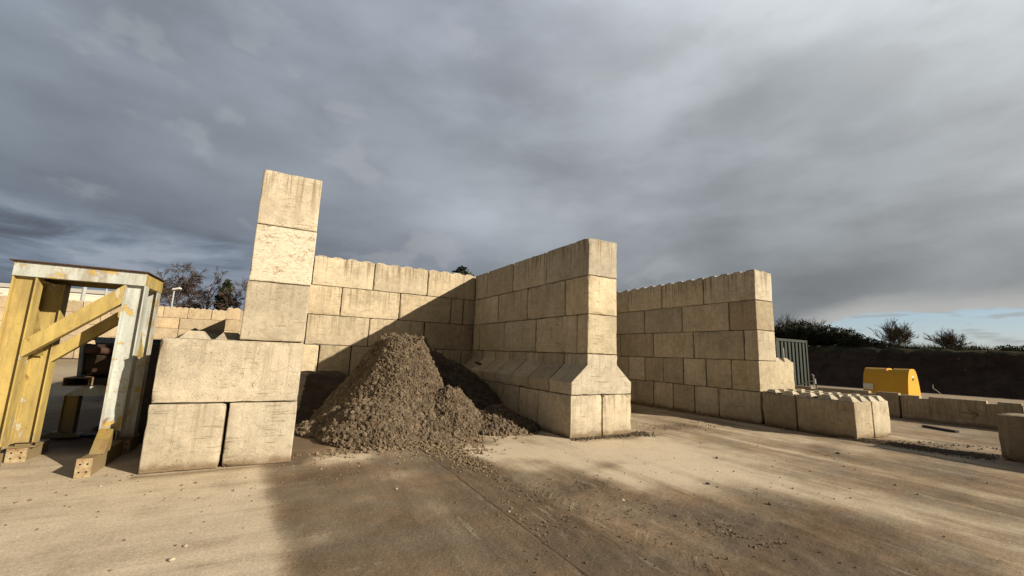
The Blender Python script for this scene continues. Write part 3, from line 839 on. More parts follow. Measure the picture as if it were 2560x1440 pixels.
# feet: forward pointing box with bolted end plate, splayed gusset up to the leg
def foot(leg, xc, yf, yb, w, h, zt, yl):
    mb = MB(); a, b_ = xc - w / 2, xc + w / 2
    mb.bb(L_((a, yf + .012, .004)), L_((b_, yb, h)))
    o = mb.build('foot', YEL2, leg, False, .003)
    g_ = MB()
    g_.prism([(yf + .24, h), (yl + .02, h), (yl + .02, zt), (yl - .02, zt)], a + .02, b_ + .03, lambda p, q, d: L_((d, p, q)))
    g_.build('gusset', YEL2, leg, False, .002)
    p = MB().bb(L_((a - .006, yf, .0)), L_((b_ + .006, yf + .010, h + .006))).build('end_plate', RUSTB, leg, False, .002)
    hb = MB()
    for sx_ in (.25, .75):
        for sz_ in (.3, .72):
            hb.tube(L_((a + w * sx_, yf - .002, h * sz_)), L_((a + w * sx_, yf + .004, h * sz_)), .010, .010, 10)
    hb.build('bolt_holes', HOLE, p)
foot(lFR, -1.835, 6.65, 7.75, .125, .2, .45, 7.1)
foot(lFL, -2.79, 6.72, 7.28, .15, .2, .3, 7.1)
foot(lBL, -2.765, 7.70, 8.3, .17, .16, .22, 7.78)
foot(lBR, -1.79, 7.80, 8.3, .13, .18, .22, 7.78)
MB().bb(L_((-2.93, 7.74, .165)), L_((-2.63, 7.98, .18))).build('base_plate', YEL2, lBL)
# top ring of channels
mb = MB(); mb.bb(L_((-2.895, 7.085, tz)), L_((-1.685, 7.097, 2.425))); mb.bb(L_((-2.895, 7.097, tz)), L_((-1.685, 7.19, tz + .012))); mb.bb(L_((-2.895, 7.097, 2.413)), L_((-1.685, 7.19, 2.425)))
o = mb.build('front_beam', WHI, gt, False, .002); o['label'] = 'pale painted front top beam with yellow scars'
mb = MB(); mb.bb(L_((-1.70, 7.10, tz)), L_((-1.688, 7.95, 2.42))); mb.bb(L_((-1.78, 7.192, tz)), L_((-1.70, 7.95, tz + .012)))
mb.build('side_beam', YEL, gt, False, .002)
mb = MB(); mb.bb(L_((-2.89, 7.10, tz)), L_((-2.878, 7.95, 2.42))); mb.bb(L_((-2.878, 7.192, tz)), L_((-2.8, 7.95, tz + .012)))
mb.build('side_beam', YEL, gt, False, .002)
mb = MB(); mb.bb(L_((-2.878, 7.935, tz)), L_((-1.70, 7.947, 2.42)))
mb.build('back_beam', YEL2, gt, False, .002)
mb = MB(); mb.bb(L_((-2.93, 7.045, 2.4265)), L_((-1.665, 7.99, 2.442)))
mb.build('cap_plate', RUST, gt, False, .002)
# diagonal braces
def brace(x0, za, zb, x1, zc, zd, yf, dp, mat, slots=False):
    mb = MB()
    poly = [(x0, za), (x1, zc), (x1, zd), (x0, zb)]
    fn = lambda a, b_, d: L_((a, d, b_))
    mb.prism(poly, yf, yf + .011, fn)
    mb.prism([(x0, zb - .012), (x1, zd - .012), (x1, zd), (x0, zb)], yf + .011, yf + dp, fn)
    mb.prism([(x0, za), (x1, zc), (x1, zc + .012), (x0, za + .012)], yf + .011, yf + dp, fn)
    o = mb.build('brace', mat, gt, False, .0015, True)
    if slots:
        hb = MB()
        sl_ = (zc - za) / (x1 - x0)
        for t_ in (.80, .90):
            for v_ in (.35, .7):
                xx = x0 + (x1 - x0) * t_; zz = za + (xx - x0) * sl_ + (zb - za) * v_
                e = .022
                hb.prism([(xx - e, zz - e * sl_ - .006), (xx + e, zz + e * sl_ - .006), (xx + e, zz + e * sl_ + .006), (xx - e, zz - e * sl_ + .006)], yf - .003, yf + .001, fn)
        hb.build('bolt_slots', STICK, o, recalc=True)
    return o
brace(-2.684, 1.30, 1.51, -1.886, 2.01, 2.254, 7.095, .12, YEL)
brace(-2.664, 1.22, 1.40, -1.886, 1.93, 2.12, 7.78, .11, YEL, True)
for xx in (-1.79, -2.78):
    mb = MB(); fn = lambda a, b_, d: L_((d, a, b_))
    mb.prism([(7.272, 2.06), (7.272, 2.25), (7.779, 1.50), (7.779, 1.31)], xx - .006, xx + .006, fn)
    mb.prism([(7.272, 2.05), (7.272, 2.06), (7.779, 1.31), (7.779, 1.30)], xx - .05, xx + .05, fn)
    mb.build('brace', YEL, gt, False, .0015, True)

# ------------------------------------------------------------------ second, lower trestle in the shade and what it carries
t2 = thing('steel_trestle', 'low yellow legged trestle with pale beam in shade behind the steel stand', 'trestle', (-2.3, 9.3, 0))
def L2(v): return (v[0] + 2.3, v[1] - 9.3, v[2])
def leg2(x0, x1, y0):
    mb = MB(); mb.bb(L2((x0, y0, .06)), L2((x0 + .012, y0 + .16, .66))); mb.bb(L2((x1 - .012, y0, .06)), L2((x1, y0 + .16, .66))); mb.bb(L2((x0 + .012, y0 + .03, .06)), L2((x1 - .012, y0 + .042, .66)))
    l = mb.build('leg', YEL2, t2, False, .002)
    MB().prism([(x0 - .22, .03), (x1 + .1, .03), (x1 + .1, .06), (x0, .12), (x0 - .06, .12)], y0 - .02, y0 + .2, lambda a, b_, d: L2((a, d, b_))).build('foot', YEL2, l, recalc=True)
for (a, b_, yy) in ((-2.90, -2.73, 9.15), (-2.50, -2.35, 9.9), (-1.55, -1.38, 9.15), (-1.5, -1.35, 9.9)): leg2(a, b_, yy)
mb = MB(); fn = lambda a, b_, d: L2((a, d, b_))
mb.prism([(-2.86, .66), (-1.3, .66), (-1.3, .80), (-2.70, .80), (-2.86, .69)], 9.1, 9.115, fn)
mb.bb(L2((-2.86, 9.115, .66)), L2((-1.3, 9.28, .672))); mb.bb(L2((-2.7, 9.115, .788)), L2((-1.3, 9.28, .80)))
o = mb.build('top_beam', WHI, t2, False, .002, True); o['label'] = 'pale painted beam with slanted end'
mb = MB(); mb.bb(L2((-2.62, 9.9, .66)), L2((-1.3, 10.06, .80))); mb.build('rear_beam', WHI, t2, False, .003)
mb = MB(); mb.bb(L2((-2.85, 9.17, .012)), L2((-1.2, 9.27, .05))); mb.build('floor_rail', DSTEEL, t2)
# open box section end lying on the beam
bs = thing('steel_channel', 'rusty open ended box section sticking out on the shaded trestle', 'steel section', (-2.75, 9.0, .80))
mb = MB()
for (a, b_) in (((-.15, 0, .012), (.15, .9, .022)), ((-.15, 0, .132), (.15, .9, .142)), ((-.15, 0, .022), (-.14, .9, .132)), ((.14, 0, .022), (.15, .9, .132))): mb.bb(a, b_)
mb.build('box_tube', RUSTB, bs, False, .002)
MB().bb((-.135, .4, .024), (.135, .41, .13)).build('end_stop', HOLE, bs)
# dark bucket
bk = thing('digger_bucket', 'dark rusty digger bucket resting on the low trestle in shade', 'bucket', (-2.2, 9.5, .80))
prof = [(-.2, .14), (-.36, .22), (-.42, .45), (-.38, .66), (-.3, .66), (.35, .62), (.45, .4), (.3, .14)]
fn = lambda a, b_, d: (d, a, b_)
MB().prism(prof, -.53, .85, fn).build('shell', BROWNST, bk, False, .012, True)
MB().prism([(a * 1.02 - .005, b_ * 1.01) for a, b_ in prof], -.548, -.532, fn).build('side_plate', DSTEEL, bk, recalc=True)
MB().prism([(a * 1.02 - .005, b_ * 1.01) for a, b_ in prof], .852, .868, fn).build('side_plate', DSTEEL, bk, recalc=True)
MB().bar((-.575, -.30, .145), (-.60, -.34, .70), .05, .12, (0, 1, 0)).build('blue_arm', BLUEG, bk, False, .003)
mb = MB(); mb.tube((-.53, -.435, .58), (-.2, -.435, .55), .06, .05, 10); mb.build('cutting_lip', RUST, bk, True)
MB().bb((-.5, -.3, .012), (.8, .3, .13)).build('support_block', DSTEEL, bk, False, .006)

# dark blue skip further back, between the frame and the stack
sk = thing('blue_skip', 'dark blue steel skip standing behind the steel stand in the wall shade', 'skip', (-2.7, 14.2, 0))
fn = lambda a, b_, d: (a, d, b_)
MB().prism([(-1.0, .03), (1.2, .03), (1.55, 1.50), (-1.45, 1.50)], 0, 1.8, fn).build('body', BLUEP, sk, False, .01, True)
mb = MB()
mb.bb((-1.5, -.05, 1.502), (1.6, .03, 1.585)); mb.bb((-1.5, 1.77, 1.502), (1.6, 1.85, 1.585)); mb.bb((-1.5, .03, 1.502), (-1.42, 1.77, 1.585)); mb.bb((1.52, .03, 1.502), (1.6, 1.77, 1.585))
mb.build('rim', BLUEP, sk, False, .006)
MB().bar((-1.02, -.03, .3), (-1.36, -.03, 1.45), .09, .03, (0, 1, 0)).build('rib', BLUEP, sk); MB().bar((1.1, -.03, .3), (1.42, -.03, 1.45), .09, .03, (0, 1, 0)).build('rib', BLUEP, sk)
MB().bb((-1.4, -.07, 1.44), (-1.05, -.052, 1.57)).build('pale_highlight', BLUEG, sk)  # pale panel painting in a highlight at the skip's left top
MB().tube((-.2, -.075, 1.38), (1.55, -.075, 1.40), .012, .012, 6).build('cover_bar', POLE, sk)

hp = thing('shade_filler', 'added black hopper in deep shade between the steel stand and left wall', 'filler', (-1.72, 8.45, 0))  # black box added to fill the gap where deep shade falls
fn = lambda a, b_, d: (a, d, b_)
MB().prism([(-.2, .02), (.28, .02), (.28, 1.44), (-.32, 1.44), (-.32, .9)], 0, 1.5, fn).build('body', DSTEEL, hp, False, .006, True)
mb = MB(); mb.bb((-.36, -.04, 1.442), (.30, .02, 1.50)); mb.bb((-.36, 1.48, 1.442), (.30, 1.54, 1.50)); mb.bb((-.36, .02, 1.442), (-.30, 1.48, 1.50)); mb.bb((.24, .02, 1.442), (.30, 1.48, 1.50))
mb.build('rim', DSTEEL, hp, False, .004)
# ------------------------------------------------------------------ right side: barriers, container, tank, bits
def barrier(x0, y0, x1, y1, h, label, arrow=False, mat=None, hole=False):
    L = math.hypot(x1 - x0, y1 - y0)
    o = thing('concrete_barrier', label, 'barrier', (x0, y0, 0), math.atan2(y1 - y0, x1 - x0), 'concrete barriers behind the right wall')
    prof = [(-.0, 0), (.0, .04), (.06, .16), (.09, h - .03), (.12, h), (.36, h), (.39, h - .03), (.42, .16), (.48, .04), (.48, 0)]
    mb = MB()
    # body split round the two lifting slots
    s0, s1 = L * .22, L * .78
    fn = lambda a, b_, d: (d, a, b_)
    low = [(a, min(b_, h - .10)) for a, b_ in prof]
    segs = [(.006, s0 - .1, prof), (s0 - .1, s0 + .1, None), (s0 + .1, s1 - .1, prof), (s1 - .1, s1 + .1, None), (s1 + .1, L - .006, prof)]
    pl = [(0, 0), (0, .04), (.06, .16), (.082, h - .07), (.398, h - .07), (.42, .16), (.48, .04), (.48, 0)]
    for a, b_, p in segs: mb.prism(p or pl, a, b_, fn)
    mb.build('body', mat or CON_GREY, o, False, .008, True)
    if arrow:
        ab = MB(); X = lambda u, v: (u, .046 + .03 * v, v)
        def st(p, q): ab.bar((p[0], .072, p[1]), (q[0], .072, q[1]), .012, .03, (0, 1, 0))
        st((1.28, .36), (1.60, .34)); st((1.42, .46), (1.60, .34)); st((1.53, .25), (1.60, .34))
        ab.build('arrow_mark', SCRATCH, o)
    if hole:
        MB().tube((L - .45, .05, .50), (L - .45, .08, .50), .05, .05, 14).build('lifting_hole', SCRATCH, o)
    return o
# running towards the camera side (-y)
barrier(16.45, 8.66, 16.78, 5.78, .76, 'concrete barrier partly behind the low extension, in front of yellow tank', hole=True)
barrier(16.79, 5.74, 17.10, 3.35, .72, 'concrete barrier with an arrow scratched on its side', True)
barrier(17.11, 3.31, 17.45, .7, .70, 'concrete barrier at right edge, half hidden by the dark low block')
barrier(17.46, .66, 17.8, -2.2, .70, 'concrete barrier out of frame beyond the right picture edge')

ct = thing('storage_container', 'dark green corrugated storage container behind the right wall end', 'container', (18.06, 10.06, 0))
W, Hc, Ln = 2.44, 2.6, 6.0
mb = MB()
# corrugated end sheet
zig = []
xx = .14
while xx < W - .16:
    zig += [(xx, 0), (xx + .15, 0), (xx + .165, .10), (xx + .265, .10)]
    xx += .28
zig = [(a, d) for a, d in zig if a < W - .12] + [(W - .12, 0)]
for (a, d), (a2, d2) in zip(zig[:-1], zig[1:]):
    mb.add([(a, .03 + d, .16), (a2, .03 + d2, .16), (a2, .03 + d2, Hc - .13), (a, .03 + d, Hc - .13)], [(0, 1, 2, 3)])
mb.build('end_panel', GREEN, ct)
mb = MB()
for xs_ in (0.005, W - .005):
    yy = .1; k = 0
    pts = []
    while yy < Ln - .1:
        pts += [(yy, 0), (yy + .07, 0), (yy + .14, .036), (yy + .21, .036)]; yy += .28
    for (a, d), (a2, d2) in zip(pts[:-1], pts[1:]):
        sg = 1 if xs_ < 1 else -1
        mb.add([(xs_ + sg * d, a, .16), (xs_ + sg * d2, a2, .16), (xs_ + sg * d2, a2, Hc - .13), (xs_ + sg * d, a, Hc - .13)], [(0, 1, 2, 3)])
mb.bb((.08, Ln - .05, .16), (W - .08, Ln - .02, Hc - .13))
mb.build('side_panels', GREEN, ct)
mb = MB(); mb.bb((.1, .02, Hc - .045), (W - .1, Ln - .02, Hc - .02)); mb.build('roof', GREEN, ct)
mb = MB()
for zz in (.0, Hc - .13):
    mb.bb((.12, .0, zz + .015), (W - .12, .08, zz + .125)); mb.bb((.12, Ln - .08, zz + .015), (W - .12, Ln, zz + .125))
    for xs_ in (.012, W - .062): mb.bb((xs_, .16, zz + .02), (xs_ + .05, Ln - .16, zz + .12))
mb.build('rails', GREEN, ct, False, .004)
for xs_ in (0, W - .12):
    for ys_ in (0, Ln - .12):
        p = MB().bb((xs_ + .004, ys_ + .004, .13), (xs_ + .116, ys_ + .116, Hc - .13)).build('corner_post', GREEN, ct, False, .006)
        for zz in (0, Hc - .128):
            cc = MB().bb((xs_ - .003, ys_ - .003, zz), (xs_ + .123, ys_ + .123, zz + .128)).build('corner_casting', GREEN, p, False, .005)
        if ys_ == 0: 
            MB().tube((xs_ + .06, -.006, Hc - .064), (xs_ + .06, .01, Hc - .064), .032, .032, 12).build('lifting_hole', HOLE, p)
MB().bb((.565, .022, 1.3), (.592, .028, 2.2)).build('chalk_mark', GREENW, ct)
# hose drooping across the container's foot
mb = MB(); pts = [(18.9, 9.93, .35), (19.2, 9.93, .62), (19.7, 9.93, .72), (20.2, 9.93, .80), (20.75, 9.95, .86)]
for p, q in zip(pts[:-1], pts[1:]): mb.tube(p, q, .022, .022, 6)
mb.tube((18.9, 9.93, 0), (18.9, 9.93, .35), .022, .022, 6); mb.tube((20.75, 9.95, 0), (20.75, 9.95, .86), .022, .022, 6)
tag(mb.build('black_hose', BLACKR), 'black hose slung across the lower end of the green container', 'hose')
# standpipe
sp = thing('standpipe', 'thin standpipe with a white tag beside the green container', 'standpipe', (18.1, 8.75, 0))
MB().tube((0, 0, 0), (0, 0, 1.12), .018, .018, 8).build('pipe', POLE, sp)
MB().bb((-.02, -.075, .80), (.0, -.02, 1.0)).build('tag', STICK, sp); MB().tube((0, -.02, 1.12), (0, .06, 1.16), .02, .02, 8).build('tap', POLE, sp)

# yellow bunded fuel tank (gothic arch section)
tk = thing('fuel_tank', 'amber yellow arch shaped fuel tank behind the concrete barriers', 'fuel tank', (19.12, 6.3, 0))
half = []
for k in range(15):
    u = k / 14
    half.append((.555 * math.cos(u * PI / 2) ** .62 + .0, .10 + 1.42 * math.sin(u * PI / 2) ** 1.18))
prof = [(.50, 0.0), (.545, .05)] + half[:-1] + [(.03, 1.512), (-.03, 1.512)] + [(-a, b_) for a, b_ in half[:-1]][::-1] + [(-.545, .05), (-.50, 0.0)]
fn = lambda a, b_, d: (.555 + a, d, b_)
cut = [(a, min(b_, 1.435)) for a, b_ in prof]
mb = MB(); mb.prism(prof, .0, .46, fn); mb.prism(cut, .46, .64, fn); mb.prism(prof, .64, 1.30, fn)
o = mb.build('shell', TANKY, tk, False, 0, True)
MB().bb((.555 - .09, .465, 1.4355), (.555 + .09, .635, 1.455)).build('filler_recess', HOLE, tk)
MB().prism([(.005, .72), (.022, .93), (.05, .93), (.05, .72)], .98, 1.28, lambda a, b_, d: (a, d, b_)).build('side_sticker', STICK, tk, recalc=True)
MB().bb((.46, -.004, 1.22), (.62, -.0005, 1.27)).build('white_label', STICK, tk); MB().bb((.45, -.004, 1.11), (.63, -.0005, 1.18)).build('dark_label', STICKD, tk)
# steel bar on the ground
mb = MB(); mb.bar((15.2, 4.76, .03), (14.82, 4.02, .03), .10, .05); tag(mb.build('steel_bar', DSTEEL), 'dark flat bar lying on the ground before the barriers', 'bar')
# scrap on the flare
mb = MB(); mb.box((0, 0, 0), (.12, .25, .05), Euler((.2, .5, .3)).to_matrix()); o = mb.build('metal_scrap', RUST, None, False, .004); o.location = (4.99, 11.2, 1.22); tag(o, 'small rusty scrap lying on the flared course near the back wall', 'scrap')
# dry stalk behind the barrier
mb = MB()
pts = [(18.0, 5.05, 0), (18.0, 5.1, .72), (17.98, 5.2, .86), (17.97, 5.3, .94), (17.97, 5.29, 1.06)]
for p, q in zip(pts[:-1], pts[1:]): mb.tube(p, q, .010, .008, 5)
tag(mb.build('dry_stalk', STONEM), 'thin pale crooked stalk sticking up behind the arrow barrier', 'stalk')

# ------------------------------------------------------------------ distant things, left
wb = thing('warehouse', 'long white warehouse behind the distant bay wall', 'warehouse', (-20, 70, 0))
mb = MB(); mb.bb((-25, 0, 0), (1.0, 22, 7.0)); mb.build('wall', WHT, wb)
mb = MB(); mb.prism([(-.3, 7.003), (11, 8.4), (22.3, 7.003)], -25.3, 1.3, lambda a, b_, d: (d, a, b_)); mb.build('roof', WHT, wb, recalc=True)
MB().bb((-25.2, -.05, 6.7), (1.1, -.003, 6.99)).build('gutter', STICK, wb)
for xx in (-22, -16, -10, -4): MB().bb((xx, -.03, .1), (xx + 3.5, -.003, 4.2)).build('shutter_door', ROOFG, wb)
sh = thing('palisade_screen', 'grey sloping sheet with slats above the distant wall', 'screen', (-15.1, 48, 0))
MB().prism([(-.2, 4.35), (2.2, 4.35), (2.25, 5.0), (2.1, 5.0)], 0, .25, lambda a, b_, d: (a, d, b_)).build('sheet', ROOFG, sh, recalc=True)
for k in range(8): MB().bb((.9 + .17 * k, -.03, 0), (.96 + .17 * k, 0, 4.34)).build('slat', WHT, sh)
def lamp(x, y, h, r_, label, head=True):
    o = thing('lamp_post', label, 'lamp post', (x, y, 0), 0, 'lamp posts behind the distant wall')
    MB().tube((0, 0, 0), (0, 0, h), r_ * 1.3, r_, 8).build('post', POLE, o)
    if head:
        MB().bar((-.05, -.1, h + .03), (.55, -.25, h + .2), .5, .16, (0, 0, 1)).build('lamp_head', STICK, o, False, .01)
    else: MB().tube((0, 0, h + .002), (0, 0, h + .06), r_ * 1.1, r_ * .8, 8).build('post_cap', POLE, o)
lamp(-15.9, 50, 6.9, .14, 'thick grey lamp post seen under the steel stand', False); lamp(-16.2, 56, 7.0, .08, 'thin grey lamp post right of the thick one', False)
lamp(-10.9, 56, 6.95, .07, 'lamp post with white floodlight head before the birches')
# heap in the distant bay
xs = np.arange(-9.4, -3.8, .12); ys = np.arange(36.2, 42.0, .12)
A, B = np.meshgrid(xs, ys, indexing='ij'); x, y = A.ravel(), B.ravel()
hz = 2.62 * np.clip(1 - np.hypot((x + 6.05) / 3.0, (y - 39.3) / 2.9), 0, 1) ** .85
hz = np.where(hz > 0, hz + .22 * (fbm(np.stack([x, y, 0 * x], -1) * 2.2, 61, 3) - .5), -.05)
na, nb = len(xs), len(ys); i = np.arange(na * nb).reshape(na, nb)
tag(MB().add(np.stack([x, y, hz], -1), np.stack([i[:-1, :-1], i[1:, :-1], i[1:, 1:], i[:-1, 1:]], -1).reshape(-1, 4)).build('distant_heap', FARHEAP, None, True), 'rounded brown heap in the distant bay against its wall', 'soil heap')

# ------------------------------------------------------------------ vegetation
def grow(p, d, L, r_, lev, segs, rnd, p_up=.1, split=(3, 5), droop=0., lenf=.62, ang=.6, maxlev=4, minr=.006):
    n = 4 if lev < 2 else 3
    pts = [np.array(p)]; d = np.array(d, float)
    for k in range(n):
        d = d + np.array([rnd.gauss(0, .13), rnd.gauss(0, .13), rnd.gauss(0, .08) + p_up * .3 - droop * lev * .12]); d /= np.linalg.norm(d)
        q = pts[-1] + d * L / n
        segs.append((lev, pts[-1], q, max(minr, r_ * (1 - .6 * k / n)), max(minr, r_ * (1 - .6 * (k + 1) / n)))); pts.append(q)
    if lev >= maxlev: return
    for k in range(rnd.randint(*split) + (2 if lev == 0 else 0)):
        t_ = rnd.uniform(.3, 1.) if lev else rnd.uniform(.35, 1.)
        i_ = min(n - 1, int(t_ * n)); f = t_ * n - i_
        b0 = pts[i_] * (1 - f) + pts[i_ + 1] * f
        a = rnd.uniform(0, 2 * PI); s_ = ang * rnd.uniform(.6, 1.25)
        e1 = np.cross(d, [0, 0, 1.]) if abs(d[2]) < .95 else np.array([1., 0, 0]); e1 /= np.linalg.norm(e1); e2 = np.cross(d, e1)
        nd = d * math.cos(s_) + (e1 * math.cos(a) + e2 * math.sin(a)) * math.sin(s_)
        grow(b0, nd, L * lenf * rnd.uniform(.7, 1.15), r_ * .5 * (1.1 - .5 * t_), lev + 1, segs, rnd, p_up, split, droop, lenf, ang, maxlev, minr)

def bare_tree(x, y, h, label, seed, trunk_m, twig_m, droop=.5, split=(4, 6), ang=.65, maxlev=4, z0=0, lenf=.55, minr=.012, name='bare_tree', group=None, r0=None, stem=.62):
    rnd = random.Random(seed); segs = []
    grow((0, 0, 0), (rnd.uniform(-.05, .05), rnd.uniform(-.05, .05), 1), h * stem, r0 or h * .014, 0, segs, rnd, .25, split, droop, lenf, ang, maxlev, minr)
    o = thing(name, label, 'tree', (x, y, z0), 0, group)
    top = max(max(s[1][2], s[2][2]) for s in segs); k = h / top
    tr, cr = MB(), MB()
    for lev, p, q, a, b_ in segs:
        (tr if lev <= 0 else cr).tube(p * k, q * k, a, b_, 6 if lev <= 0 else 3, False)
    tr.build('trunk', trunk_m, o, True); cr.build('crown', twig_m, o)
    return o
GT = 'leafless trees beyond the distant wall'
bare_tree(-14.4, 73, 12.8, 'large leafless birch with spreading crown behind the lamp post', 4, BIRCH, TWIG, .55, (6, 9), .7, 4, group=GT, minr=.024)
bare_tree(-10.9, 72, 12.4, 'slender pale trunked birch between large birch and pine', 9, BIRCH, TWIG, .8, (5, 7), .55, 4, group=GT, lenf=.36, minr=.02, stem=.92)
bare_tree(-6.3, 70, 10.4, 'leafless bushy tree beside the tall left stack', 15, BARK, TWIG, .3, (6, 8), .6, 4, group=GT, minr=.024)
bare_tree(-12.4, 78, 7.6, 'low leafless tree between the two birches', 21, BARK, TWIG, .4, (6, 8), .8, 4, group=GT, minr=.02)
bare_tree(-26.5, 62, 6.0, 'leafless shrub at the left picture edge before the warehouse', 26, BARK, TWIG, .3, (4, 5), .8, 4, group=GT, minr=.013)
bare_tree(31.5, 34, 6.6, 'bare twiggy treetop just showing over the right wall', 33, BARK, TWIG, .2, (3, 5), .6, 4, minr=.008)

def leafy(mb, P, size, seed, up=.0):
    r = np.random.default_rng(seed); n = len(P)
    a = r.normal(size=(n, 3)); a[:, 2] += up; a /= np.linalg.norm(a, axis=1, keepdims=True)
    b_ = np.cross(a, r.normal(size=(n, 3))); b_ /= np.linalg.norm(b_, axis=1, keepdims=True)
    s = size * r.uniform(.6, 1.4, (n, 1))
    V = np.stack([P - a * s, P + b_ * s * .38, P + a * s, P - b_ * s * .38], 1).reshape(-1, 3)
    mb.add(V, np.arange(n * 4).reshape(n, 4))

def conifer(x, y, h, w, label, seed, n=42, leaf=.28, z0=0, pine=True, lvls=None):
    r = random.Random(seed); o = thing('pine_tree', label, 'tree', (x, y, z0))
    MB().tube((0, 0, 0), (0, 0, h * .97), h * .018, .02, 7).build('trunk', BARK, o, True)
    P = []
    br = MB()
    for k in range(n):
        f = .22 + .78 * (k / (n - 1)); zz = h * f
        rad = w * (1 - f) ** (.7 if leaf > .2 else .5) * r.uniform(.55, 1.1) + .12
        a = k * 2.4 + r.uniform(-.4, .4)
        e = np.array([math.cos(a) * rad, math.sin(a) * rad, zz + rad * r.uniform(.05, .35)])
        br.tube((0, 0, zz - .1), e, .035, .012, 4, False)
        m = int(26 + 60 * rad)
        t_ = np.array([r.uniform(.25, 1.05) for _ in range(m)])
        Q_ = np.outer(1 - t_, [0, 0, zz - .1]) + np.outer(t_, e) + np.array([[r.gauss(0, .11 * h / 9), r.gauss(0, .11 * h / 9), r.gauss(0, .09 * h / 9)] for _ in range(m)])
        P.append(Q_)
    mb = MB(); leafy(mb, np.vstack(P), leaf, seed, .5)
    cr = mb.build('crown', PINE, o); br.build('branches', BARK, cr)
conifer(-8.05, 71, 10.2, 2.6, 'dark green pine between the birches and the tall stack', 3, 46, .34)
conifer(11.2, 29.0, 7.75, 2.3, 'dark conifer tip peeping over the back wall', 6, 60, .16)

# evergreen hedge and shrubs on the bank top
def hedge(name, pts, label, cat, seed, n, leaf, mat, z0=3.0):
    r = np.random.default_rng(seed); P = []
    core = MB()
    for (cx, cy, cz, rx, ry, rz) in pts:
        m = int(n * rx * rz)
        d = r.normal(size=(m, 3)); d /= np.linalg.norm(d, axis=1, keepdims=True)
        k = fbm(d * 2.3 + seed + cx, seed, 3)
        rad = (.62 + .62 * k) * r.uniform(.72, 1.04, m) 
        q = d * rad[:, None] * np.array([rx, ry, rz]) + np.array([cx, cy, cz]); q = q[q[:, 2] > z0 - .3]
        P.append(q)
        Vc = IV * np.array([rx, ry, rz]) * .62 + np.array([cx, cy, cz]); core.add(Vc, IF)
    o = thing(name, label, cat)
    mb = MB(); leafy(mb, np.vstack(P), leaf, seed, .2); f_ = mb.build('foliage', mat, o)
    core.build('inner_mass', HEDGE, f_, True)
pts = []
rr = random.Random(5)
for k in range(16):
    u = k / 15
    X = 42.5 - 1.0 * u + rr.uniform(-.4, .4); Y = 28.5 - 13.2 * u
    top = np.interp(u, [0, .3, .62, .8, .93, 1], [2.6, 2.5, 2.75, 2.2, 1.35, .7]) + rr.uniform(-.15, .15)
    top *= .86; pts.append((X, Y, 2.95 + top * .45, 1.0, .95, top * .62))
hedge('evergreen_hedge', pts, 'thick dark evergreen hedge on top of the bank beside the container', 'hedge', 8, 900, .11, HEDGE)
pts = [(44 + rr.uniform(-1, 1) + k * 1.2, 10.5 - k * 1.25, 2.9 + .12 * k, .9, 1.0, .40 + .06 * k) for k in range(11)]
hedge('low_scrub', pts, 'low dark scrub line on the bank crest at the right edge', 'scrub', 18, 900, .10, HEDGE)

def bush(x, y, h, w, label, seed, n=16, z0=2.95, mat=TWIGG, minr=.008, lv=3):
    rnd = random.Random(seed); segs = []
    for k in range(n):
        a = rnd.uniform(0, 2 * PI); s_ = rnd.uniform(.05, 1.) ** .7
        d = np.array([math.cos(a) * w / h * s_, math.sin(a) * w / h * s_, 1.0]); L = rnd.uniform(.55, .85) * h; d /= np.linalg.norm(d)
        grow((rnd.gauss(0, .15), rnd.gauss(0, .25), 0), d, L, .022, 1, segs, rnd, .18, (5, 8), .02, .5, .5, lv, minr)
    o = thing('bare_shrub', label, 'shrub', (x, y, z0), 0, 'leafless shrubs on the bank top')
    top = max(s[2][2] for s in segs); k = h / top
    st, tw = MB(), MB()
    for lev, p, q, a, b_ in segs: (st if lev <= 1 else tw).tube(p * k, q * k, a, b_, 4 if lev <= 1 else 3, False)
    st.build('stems', mat, o, False); tw.build('twigs', mat, o)
bush(41.5, 14.0, 2.45, 3.0, 'large rounded leafless shrub on the bank between hedge and scrub', 2, 34, minr=.010)
bush(42.0, 11.3, 1.7, 2.6, 'wide low leafless shrub right of the large rounded one', 5, 30, minr=.007)
bush(44.5, 11.6, 1.75, 1.2, 'faint leafless shrub just behind the wide low one', 15, 14, minr=.007)
bush(45.0, 23.6, 3.7, 1.3, 'leafless shrub rising above the hedge next to the right wall', 7, 20, minr=.009)
bush(45.0, 21.6, 3.3, 1.3, 'leafless shrub with budding tips above the middle of the hedge', 12, 20, minr=.009)
bush(44.8, 25.4, 3.9, 1.3, 'leafless shrub above the hedge, mostly behind the right wall', 22, 16, minr=.009)

# soil bank
xs = np.concatenate([np.arange(36.0, 41.6, .22), [42, 43, 45, 48, 54, 65, 90, 150, 300, 700]]); ys = np.concatenate([[-400, -150, -70, -40], np.arange(-25, 40, .35), [45, 60, 90, 150, 400]])
A, B = np.meshgrid(xs, ys, indexing='ij'); x, y = A.ravel(), B.ravel()
P = np.stack([x, y, 0 * x], -1)
base = 36.7 + .5 * np.sin(y * .35) + .8 * (fbm(P * .4, 5, 2) - .5)
hz = 3.0 * np.clip((x - base) / 3.5, 0, 1) + np.where((x > 36.5) & (x < 42), (.32 + .3 * sstep(38.5, 40, x)) * (fbm(P * 1.3, 6, 4) - .5), 0)
hz += np.where(x > 42, .004 * (x - 42), 0); hz[x < 36.3] = -.1
hz -= .28 * sstep(16, 4, y) * (hz > 1)
na, nb = len(xs), len(ys); i = np.arange(na * nb).reshape(na, nb)
bm_, t, b = new_mat('bank_earth_and_turf')
geo = t.n('ShaderNodeNewGeometry'); sep = t.n('ShaderNodeSeparateXYZ'); t.put(sep.inputs[0], geo.outputs['Position'])
pos = geo.outputs['Position']
nz = t.noise(pos, 1.4, 7, .7)
